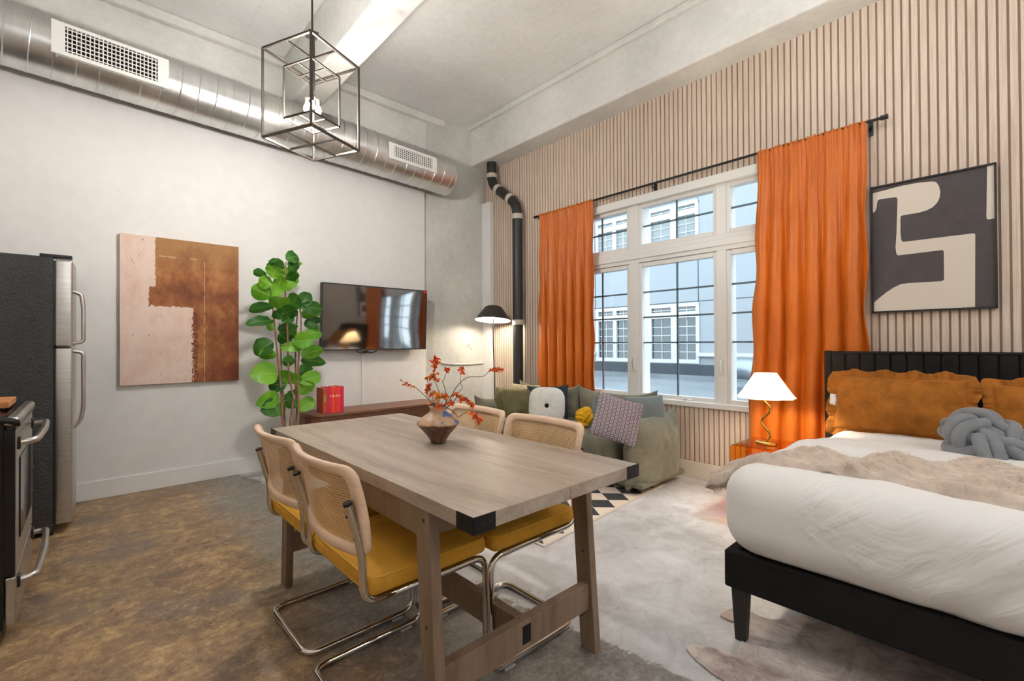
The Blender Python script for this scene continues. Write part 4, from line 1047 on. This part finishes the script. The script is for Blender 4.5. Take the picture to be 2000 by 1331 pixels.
# white cushion with a button
c = at(1068, 793, 'x', 3.28); wt = thing('cushion', 'white round cornered cushion with a black dot in its centre', 'cushion', c, 0)
g = G()
def sup(u, v, sg=1):
    a = 2*PI*u; r = v; e = 2/3.4; ca, sa = math.cos(a), math.sin(a)
    x = .175*r*math.copysign(abs(ca)**e, ca); z = .18*r*math.copysign(abs(sa)**e, sa); t = .062*(1-r**3.2)**.55 - .014*math.exp(-(r/.2)**2)
    return (x, -sg*t, z)
g.grid(lambda u, v: sup(u, 1-v*.999), 48, 16, True); g.grid(lambda u, v: sup(u, .001+v*.999, -1), 48, 16, True); place(g, c, FC-.05, -.18, .03)
obj('cover', g, MT['offwhite'], wt, smooth=180)
g = G(); g.rbox((0, -.050, 0), (.024, .010, .024), .0095, 2); g.lathe([(.001, .0), (.001, 0)], n=4); place(g, c, FC-.05, -.18, .03)
g = G(); M_ = Matrix.Translation(c) @ Matrix.Rotation(FC-.05, 4, 'Z') @ Matrix.Rotation(-.18, 4, 'X')
g.lathe([(.001, .012), (.018, .009), (.024, 0), (.022, -.006)], n=20); g.xf(M_ @ Matrix.Translation((0, -.048, 0)) @ Matrix.Rotation(PI/2, 4, 'X')); obj('button', g, MT['bedblack'], wt, smooth=180)
# knotted cushions
def knot(c, R, tr, q, wv, flat, M, n=520, tn=14, lanes=2, amp=.85, A=1.0):
    "a woven knot ball: three leads of parallel tubes passing over and under each other"
    g = G()
    for ln in range(lanes):
        off = (ln-(lanes-1)/2)*tr*1.96; pts = []
        for i in range(n):
            t = 2*PI*i/n; th = 3*t; la = A*math.cos(q*t); rr = R + tr*amp*math.sin(wv*t)
            pts.append(Vector((rr*math.cos(la)*math.cos(th), rr*math.cos(la)*math.sin(th), rr*math.sin(la))))
        P2 = []
        for i in range(n):
            tg = (pts[(i+1) % n]-pts[i-1]).normalized(); nn = pts[i].normalized(); P2.append(pts[i]+tg.cross(nn)*off)
        g.tube([Vector((a.x, a.y, a.z*flat)) for a in P2], tr, tn, closed=True)
    Q = R*.93; g.lathe([(max(1e-4, Q*math.sin(PI*k/14)), -Q*flat*math.cos(PI*k/14)) for k in range(15)], n=28)
    g.xf(M); return g
c = at(1144, 817, 'x', 3.30)
g = knot(c, .072, .018, 5, 10, .9, Matrix.Translation(c) @ Matrix.Rotation(.5, 4, 'Z') @ Matrix.Rotation(1.2, 4, 'X'))
tag(obj('knot_cushion', g, MT['yellow'], smooth=180), 'small yellow knotted ball cushion in the middle of the sofa', 'cushion')
cushion('cushion', 'grey blue cushion leaning on the near sofa arm behind the patterned one', 1262, 812, 3.52, .36, .34, .14, FC+.2, -.25, -.03, MT['greyblue'], seed=12)
cushion('cushion', 'soft grey cushion showing left behind the patterned diamond cushion', 1192, 818, 3.42, .38, .36, .15, FC-.1, -.3, .25, MT['greyblue'], seed=14)
cushion('cushion', 'lilac grey cushion with a small ring pattern propped on the near arm', 1205, 819, 3.00, .36, .345, .11, FC+.05, -.34, .30, MT['lilac'], seed=16, ear=.05)

# ------------------------------------------------------------------ floor lamp
fl = thing('floor_lamp', 'thin black floor lamp with a dark cone shade in the corner by the sofa', 'floor lamp', (3.70, 4.32, 0))
LX, LY = 3.70, 4.32
obj('base', G().capped([(.13, 0), (.13, .012), (.12, .018)], (LX, LY, 0), 32), MT['blackmetal'], fl)
obj('pole', G().tube(spline([(LX, LY, .015), (LX+.01, LY, .7), (LX-.0, LY+.01, 1.2), (LX-.005, LY, 1.66)], 8), .007, 8), MT['blackmetal'], fl)
SM = Matrix.Translation((3.66, 4.29, 1.488)) @ Matrix.Rotation(math.radians(9), 4, Vector((-.68, .73, 0))) @ Matrix.Rotation(math.radians(3), 4, 'X')
sh = obj('lamp_shade', G().lathe([(.218, 0), (.221, .002), (.105, .162), (.075, .176), (.001, .178)], (0, 0, 0), 48).xf(SM), MT['blackshade'], fl, smooth=40)
g = G().lathe([(.2165, .001), (.102, .160), (.001, .170)], (0, 0, 0), 48); g.xf(SM); obj('shade_lining', g, MT['whitein'], sh)
g = G().lathe([(.001, .03), (.02, .035), (.03, .055), (.028, .08), (.014, .11), (.013, .15)], (0, 0, 0), 16); g.xf(SM); obj('bulb', g, MT['bulb'], sh)

# ------------------------------------------------------------------ bedside table and lamp
st_ = thing('side_table', 'transparent orange acrylic side table between curtain and bed', 'side table', (3.46, 1.12, 0))
x0, x1, y0, y1, zt = 3.265, 3.64, .925, 1.305, .497
def bent(pts, wid0, wid1, th):
    g = G(); n = len(pts)
    for i, (y, z) in enumerate(pts):
        a = pts[max(0, i-1)]; b = pts[min(n-1, i+1)]; t = Vector((b[0]-a[0], b[1]-a[1])).normalized(); nn = (-t.y*th/2, t.x*th/2)
        for x in (wid0, wid1):
            for s in (1, -1): g.v.append(Vector((x, y+s*nn[0], z+s*nn[1])))
    for i in range(n-1):
        a = i*4; b = a+4
        for p, q in ((0, 1), (1, 3), (3, 2), (2, 0)): g.f.append((a+p, a+q, b+q, b+p))
    g.f += [(0, 2, 3, 1), ((n-1)*4, (n-1)*4+1, (n-1)*4+3, (n-1)*4+2)]
    return g
pth = round_path([(0, y1, .0), (0, y1, zt), (0, y0, zt), (0, y0, 0)], .03, 6)
obj('top_and_sides', bent([(p.y, p.z) for p in pth], x0, x1, .010), MT['acrylic'], st_, smooth=30)
obj('shelf', G().box(x0+.01, x1-.01, y0+.006, y1-.006, .20, .208), MT['acrylic'], st_, smooth=0)
tl = thing('table_lamp', 'small lamp with wavy brass stem and pleated cream shade on the orange table', 'table lamp', (3.42, 1.13, .5025))
LX, LY, LZ = 3.42, 1.13, .5025
obj('base', G().capped([(.062, LZ), (.066, LZ+.004), (.066, LZ+.018), (.060, LZ+.022)], (LX, LY, 0), 40), MT['brass'], tl)
pts = [(LX-.0, LY-.028*math.sin(t/40*PI*3.4)*(1 if t else 1), LZ+.02+.30*t/40) for t in range(41)]
obj('stem', G().tube(pts, .0075, 10), MT['brass'], tl)
def pleat(a, z): return 1 + .035*math.sin(9*a+.4)*(1-(z-.82)/.17)**.7 if z < .99 else 1
g = G().lathe([(.172, .822), (.150, .852), (.118, .905), (.084, .960), (.068, .988), (.066, .990), (.064, .986)], (LX, LY, 0), 144, lambda a, z: 1 + (.13*abs(math.sin(4.5*a+.4))-.07)*max(.2, (1-(z-.82)/.2)))
obj('lamp_shade', g, MT['shade'], tl, smooth=180)
g = G().lathe([(.001, .865), (.018, .870), (.026, .89), (.022, .915), (.012, .935), (.012, .955)], (LX, LY, 0), 16); obj('bulb', g, MT['bulb'], tl, smooth=180)

# ------------------------------------------------------------------ bed
BY0, BY1, BX0 = -.80, .79, 1.90
bed = thing('bed', 'black velvet upholstered bed frame with channelled headboard', 'bed', (2.9, 0, 0))
rail = MT['bedblack']
obj('foot_rail', G().rbox((BX0+.025, (BY0+BY1)/2, .288), (.025, (BY1-BY0)/2, .074), .010, 8), rail, bed, smooth=180)
for y_ in (BY0+.025, BY1-.025): obj('side_rail', G().rbox(((BX0+3.78)/2+.02, y_, .288), ((3.78-BX0)/2-.02, .025, .074), .010, 8), rail, bed, smooth=180)
for x_, y_ in ((BX0+.045, BY1-.05), (BX0+.045, BY0+.05), (3.72, BY1-.05), (3.72, BY0+.05), (2.85, 0)):
    obj('leg', G().hexa([(x_-.020, y_-.020, 0), (x_+.020, y_-.020, 0), (x_+.020, y_+.020, 0), (x_-.020, y_+.020, 0), (x_-.030, y_-.030, .22), (x_+.030, y_-.030, .22), (x_+.030, y_+.030, .22), (x_-.030, y_+.030, .22)]), MT['legblack'], bed, smooth=0, bevel=.004)
HY0, HY1 = -.90, .872
obj('slat_base', G().box(BX0+.05, 3.8, BY0+.05, BY1-.05, .27, .30), MT['legblack'], bed, smooth=0)
obj('headboard', G().rbox((3.830, (HY0+HY1)/2, .62), (.030, (HY1-HY0)/2, .50), .012, 4), rail, bed, smooth=180)
g = G(); yy = HY1-.105; cw = .0795
obj('headboard_border', G().rbox((3.800, HY1-.022, .64), (.022, .022, .50), .010, 4), rail, bed, smooth=180)
obj('headboard_cap', G().rbox((3.820, (HY0+HY1)/2, 1.128), (.040, (HY1-HY0)/2, .009), .006, 3), rail, bed, smooth=180)
while yy > HY0+.05:
    g = G().rbox((3.800, yy-cw/2+.062, .675), (.019, cw/2-.001, .448), .013, (2, 2, 6)); obj('headboard_channel', g, rail, bed, smooth=180); yy -= cw
# mattress under a white duvet
def dv(p):
    n = nz(p.x*1.7, p.y*1.7, p.z*2)*.016 + nz(p.x*5, p.y*3.5, 3)*.008
    x, y, z = p
    if z > .60: z += n*.7 - .055*min(1, max(0, (x-2.6)/.7))
    if x < 2.05: x += n*1.1 - .010*math.sin(PI*min(1, max(0, (z-.34)/.34)))
    if y > .62: y += n*.8
    # diagonal drag folds low on the foot end
    w = math.exp(-((z-.43)/.11)**2)*(math.exp(-((y-.0)/.22)**2) + .6*math.exp(-((y+.42)/.2)**2))
    if x < 2.05: x += -.010*w*math.sin(44*(y*.75+z*.8)+3*nz(y*3, z*3, 1)) + .006*w*nz(y*26+z*22, z*5, 2)
    if x < 2.05: x += .004*nz(y*7+z*4, z*6, 8)
    if z > .60:
        z += .006*abs(nz(x*3+y*2, y*6-x*2, 5)) + .004*nz(x*4, y*13, 3)
    return Vector((x, y, z))
g = G().rbox((2.835, 0, .525), (.965, .80, .175), .125, (56, 80, 10), dv)
tag(obj('duvet', g, MT['duvet'], smooth=180), 'plump white duvet tucked over the mattress of the bed', 'duvet')
# throw blanket
def tv_(u, v):
    "u along the width of the bed, left overhang first; v from foot side to head side"
    s_ = u*1.80; y = .935 - s_; x_ = 1.99+.8*v
    z = .734 - .055*min(1, max(0, (x_-2.6)/.7)); e = max(0, y-.50)/.43; z -= .150*e**2.2
    x0 = 1.99 + .045*math.sin(y*5) + .04*y + .09*e**3; x1 = 2.62 - .42*max(-.1, y) + .02*math.sin(y*9)
    x = x0 + (x1-x0)*v
    if v < .10: t = v/.10; z -= .040*(1-t)**2; x += .03*(1-t)*0
    if v > .93: t = (v-.93)/.07; z -= .03*t*t
    rib = math.sin((x*1.0+.10*math.sin(y*6+1))*2*PI/.085)
    wv = math.sin(y*2*PI/.30 + 3*x + 1.6*math.sin(x*9))
    z += .011*rib*(.55+.45*wv)*1.4 + .012*wv + .010*nz(x*9, y*9, 2) + .0035*nz(x*60, y*60, 5)
    if s_ < .15: k = 1-s_/.15; y += .012*math.sin(x*2*PI/.085)*k + .02*nz(x*7, 1, 4)*k
    return (x, y, z)
g = G().grid(tv_, 300, 130)
th = obj('fur_throw', g, MT['throw'], smooth=180); sm_ = th.modifiers.new('thickness', 'SOLIDIFY'); sm_.thickness = .034; sm_.offset = -1
tag(th, 'taupe ribbed faux fur throw laid across the bed', 'blanket')
# soft pile on the throw
ps = th.modifiers.new('pile', 'PARTICLE_SYSTEM').particle_system; st0 = ps.settings
st0.type = 'HAIR'; st0.count = 90000; st0.hair_length = .018; st0.hair_step = 2; st0.render_step = 2; st0.use_advanced_hair = True
st0.brownian_factor = .004; st0.root_radius = .55; st0.tip_radius = .1; st0.radius_scale = .0035; st0.distribution = 'RAND'; st0.tangent_factor = .0
st0.factor_random = .006
# rust pillows with ruffled edge
def ruffle(w, h, M, amp, dep, seed, nn=26):
    g = G(); L = 2*(w+h)
    def fn(u, v):
        s_ = u*L
        if s_ < w: x, z, nx, nz_ = -w/2+s_, h/2, 0, 1
        elif s_ < w+h: x, z, nx, nz_ = w/2, h/2-(s_-w), 1, 0
        elif s_ < 2*w+h: x, z, nx, nz_ = w/2-(s_-w-h), -h/2, 0, -1
        else: x, z, nx, nz_ = -w/2, -h/2+(s_-2*w-h), -1, 0
        # round the direction near the corners
        cx = abs(x)/(w/2); cz = abs(z)/(h/2)
        kx = max(0, (cx-.86)/.14); kz = max(0, (cz-.82)/.18)
        d = Vector((math.copysign(max(abs(nx), kx), x), 0, math.copysign(max(abs(nz_), kz), z))); d = d.normalized()*(1+.15*min(kx, kz))
        px = x*.965; pz = z*.94
        ph = u*nn*2*PI + 2.0*nz(u*9, seed, 0)
        y = amp*v*math.sin(ph) + amp*.5*v*math.sin(ph*2.1+seed)
        r = dep*v*(1 + .18*math.sin(ph*.5+seed))
        return (px + d.x*r, y, pz + d.z*r + .004*math.sin(ph)*v)
    g.grid(fn, 420, 7, True); g.xf(M); return g
def bedpillow(lb, c, w, h, T, yaw, tilt, seed, insert=False):
    t = thing('ruffled_pillow', lb, 'pillow', c, 0, 'rust velvet pillows on the bed')
    M = Matrix.Translation(Vector(c)) @ Matrix.Rotation(yaw, 4, 'Z') @ Matrix.Rotation(tilt, 4, 'X')
    g = pillow(w*1.0, h, T*1.05, .03, n=48, seed=seed, wr=.018, pw=.62); g.xf(M); cv = obj('cover', g, MT['rust'], t, smooth=180)
    g = ruffle(w, h, M, .011, .052, seed); rf = obj('ruffle', g, MT['rust'], t, smooth=180); rf.modifiers.new('thickness', 'SOLIDIFY').thickness = .003
    if insert:
        g = G(); g.rbox((-w/2-.008, .004, .01), (.020, .018, .035), .014, 3, lambda p: Vector((p.x+.01*nz(p.x*50, p.z*50, 2), p.y, p.z+.01*nz(p.z*40, p.x*40, 7)))); g.xf(M); obj('insert_corner', g, MT['duvet'], t, smooth=180)
    return t
bedpillow('rust velvet ruffled pillow on the left of the bed, with a white corner poking out', (3.57, .455, .815), .62, .34, .20, -PI/2, -.28, 4, True)
bedpillow('rust velvet ruffled pillow on the right of the bed, cut off by the frame', (3.58, -.26, .80), .64, .33, .19, -PI/2, -.26, 9)
c = Vector((3.17, .075, .715))
g = knot(c, .140, .0275, 5, 10, .60, Matrix.Translation(c) @ Matrix.Rotation(-.75, 4, 'Z') @ Matrix.Rotation(.75, 4, 'X') @ Matrix.Rotation(.9, 4, 'Z'))
tag(obj('knot_pillow', g, MT['greyknot'], smooth=180), 'grey plush braided knot pillow lying on the bed before the rust pillows', 'pillow')

# ------------------------------------------------------------------ rugs
rg = thing('geometric_rug', 'black and cream diamond patterned rug partly under the sofa', 'rug', (1.975, 1.86, .0), 0, local=True); rg.rotation_euler = (0, 0, .073)
obj('rug_field', G().box(.02, 1.60, .02, 2.30, .001, .009), MT['rug'], rg, smooth=0)
g = G(); 
for b in ((0, 1.62, 0, .02), (0, 1.62, 2.30, 2.32), (0, .02, .02, 2.30), (1.60, 1.62, .02, 2.30)): g.box(b[0], b[1], b[2], b[3], .0008, .0085)
obj('rug_border', g, MT['rugedge'], rg, smooth=0)
out = [(1340,1266),(1350,1258),(1372,1262),(1400,1268),(1424,1280),(1438,1270),(1450,1250),(1462,1230),(1452,1219),(1430,1213),(1412,1206),(1407,1200),(1420,1192),(1440,1188),(1462,1194),(1490,1206),(1515,1210),(1540,1208),(1565,1203),(1600,1212),(1650,1230),(1720,1262)]
pts = [at(x, y, 'z', .006) for x, y in out] + [Vector(p) for p in ((2.72, .15, .006), (2.78, -.25, .006), (2.55, -.45, .006), (2.62, -.70, .006), (2.40, -.72, .006), (2.2, -.5, .006), (1.75, -.45, .006), (1.45, -.62, .006), (1.38, -.5, .006), (1.50, -.2, .006), (1.38, .15, .006), (1.42, .40, .006), (1.52, .56, .006))]
pts += [at(x, y, 'z', .006) for x, y in ((1432, 1340), (1420, 1332), (1398, 1320), (1375, 1302), (1355, 1285))]
pts = spline(pts + [pts[0]], 3)[:-1]
me = bpy.data.meshes.new('cowhide_rug'); bm = bmesh.new(); o_ = Vector((2.0, .1, .001))
vs = [bm.verts.new(p-o_) for p in pts]; f = bm.faces.new(vs); bmesh.ops.triangulate(bm, faces=[f])
ex = bmesh.ops.extrude_face_region(bm, geom=bm.faces[:]); bmesh.ops.translate(bm, verts=[v for v in ex['geom'] if isinstance(v, bmesh.types.BMVert)], vec=(0, 0, -.0045)); bmesh.ops.recalc_face_normals(bm, faces=bm.faces[:])
bm.to_mesh(me); bm.free(); me.materials.append(MT['cow']); o = bpy.data.objects.new('cowhide_rug', me); COL.objects.link(o); o.location = o_
tag(o, 'mottled brown and white cowhide rug under the foot of the bed', 'rug')

# ------------------------------------------------------------------ refrigerator
fr = thing('refrigerator', 'black sided refrigerator with steel doors at the left edge against the white wall', 'refrigerator', (-.5, 4.47, 0))
FY0, FY1 = 4.105, 4.835
obj('cabinet', G().box(-.90, -.152, FY0, FY1, .03, 1.765), MT['blackside'], fr, smooth=0, bevel=.006)
obj('kick_plate', G().box(-.20, -.150, FY0+.02, FY1-.02, .0, .07), MT['plastic'], fr, smooth=0)
for nm, z0, z1 in (('freezer_door', 1.195, 1.752), ('fridge_door', .065, 1.187)):
    def bow(p): return Vector((p.x + (.014*math.cos((p.y-4.47)/.37*PI/2) if p.x > -.11 else 0), p.y, p.z))
    d = obj(nm, G().rbox((-.104, 4.47, (z0+z1)/2), (.040, .364, (z1-z0)/2), .012, (2, 12, 2), bow), MT['steel'], fr, smooth=180)
    obj('gasket', G().box(-.152, -.140, FY0+.008, FY1-.008, z0+.008, z1-.008), MT['plastic'], d, smooth=0)
    hz = (z0+.02, z0+.36) if z0 > 1 else (z1-.52, z1-.02); hy = FY0+.05
    za, zb = hz
    if z0 > 1: P_ = [(-.062, hy, zb), (-.022, hy, zb-.015), (-.012, hy, zb-.10), (-.012, hy, za+.01), (-.064, hy, za)]
    else: P_ = [(-.064, hy, zb), (-.012, hy, zb-.01), (-.012, hy, za+.12), (-.026, hy, za+.04), (-.062, hy, za)]
    obj('door_handle', G().tube(round_path(P_, .06, 6), .0115, 12), MT['handle'], d)
obj('hinge_cap', G().rbox((-.14, FY0+.06, 1.775), (.075, .045, .010), .006, 2), MT['plastic'], fr)

# ------------------------------------------------------------------ cooking range
rn = thing('range', 'black and steel kitchen range at the bottom left in front of the refrigerator', 'stove', (-.55, 3.12, 0))
RY0, RY1, RX = 2.742, 3.50, -.205
obj('cabinet', G().box(-.88, RX-.035, RY0, RY1, .06, .895), MT['gloss'], rn, smooth=0, bevel=.004)
obj('toe_kick', G().box(-.80, RX-.06, RY0+.01, RY1-.01, 0, .06), MT['plastic'], rn, smooth=0)
def lip(p): return Vector((p.x, p.y, p.z - (.022*max(0, (p.x+.26)/.06)**2 if p.x > -.26 else 0)))
obj('cooktop', G().rbox((-.54, (RY0+RY1)/2, .908), (.345, (RY1-RY0)/2+.004, .016), .012, 10, lip), MT['gloss'], rn, smooth=180)
obj('front_trim', G().rbox((RX-.018, (RY0+RY1)/2, .893), (.026, (RY1-RY0)/2+.003, .020), .018, 4), MT['handle'], rn, smooth=180)
dr = obj('oven_door', G().box(RX-.033, RX-.002, RY0+.006, RY1-.006, .275, .855), MT['steel'], rn, smooth=0, bevel=.004)
obj('door_side', G().box(RX-.045, RX-.005, RY0+.0015, RY0+.0055, .27, .86), MT['gloss'], dr, smooth=0)
obj('oven_window', G().rbox((RX-.001, (RY0+RY1)/2, .56), (.004, .27, .17), .003, 2), MT['gloss'], dr)
dw = obj('drawer', G().box(RX-.033, RX-.002, RY0+.006, RY1-.006, .075, .262), MT['steel'], rn, smooth=0, bevel=.004)
def rhandle(par, z, y0, y1):
    g = G(); g.tube(round_path([(RX-.004, y0, z), (RX+.052, y0+.004, z+.006), (RX+.062, (y0+y1)/2, z+.008), (RX+.052, y1-.004, z+.006), (RX-.004, y1, z)], .045, 7), .0135, 12)
    for v in g.v: v.z = z + (v.z-z)*1.0
    obj('handle', g, MT['handle'], par)
    for y_ in (y0, y1): obj('handle_mount', G().rbox((RX-.006, y_, z), (.014, .020, .026), .006, 2), MT['plastic'], par)
rhandle(dr, .800, RY0+.05, RY1-.05); rhandle(dw, .232, RY0+.05, RY1-.05)
obj('control_strip', G().box(RX-.03, RX-.004, RY0+.008, RY1-.008, .858, .876), MT['gloss'], rn, smooth=0)
g = G().rbox((-.46, 3.10, .945), (.215, .145, .014), .004, 2)
cb = obj('cutting_board', g, MT['board'], smooth=180); tag(cb, 'thick wooden cutting board on top of the range', 'cutting board')
g = G()
for dy in (-.11, .11): g.box(-.66, -.26, 3.10+dy-.01, 3.10+dy+.01, .9245, .931)
obj('burner_grate', g, MT['plastic'], rn, smooth=0)
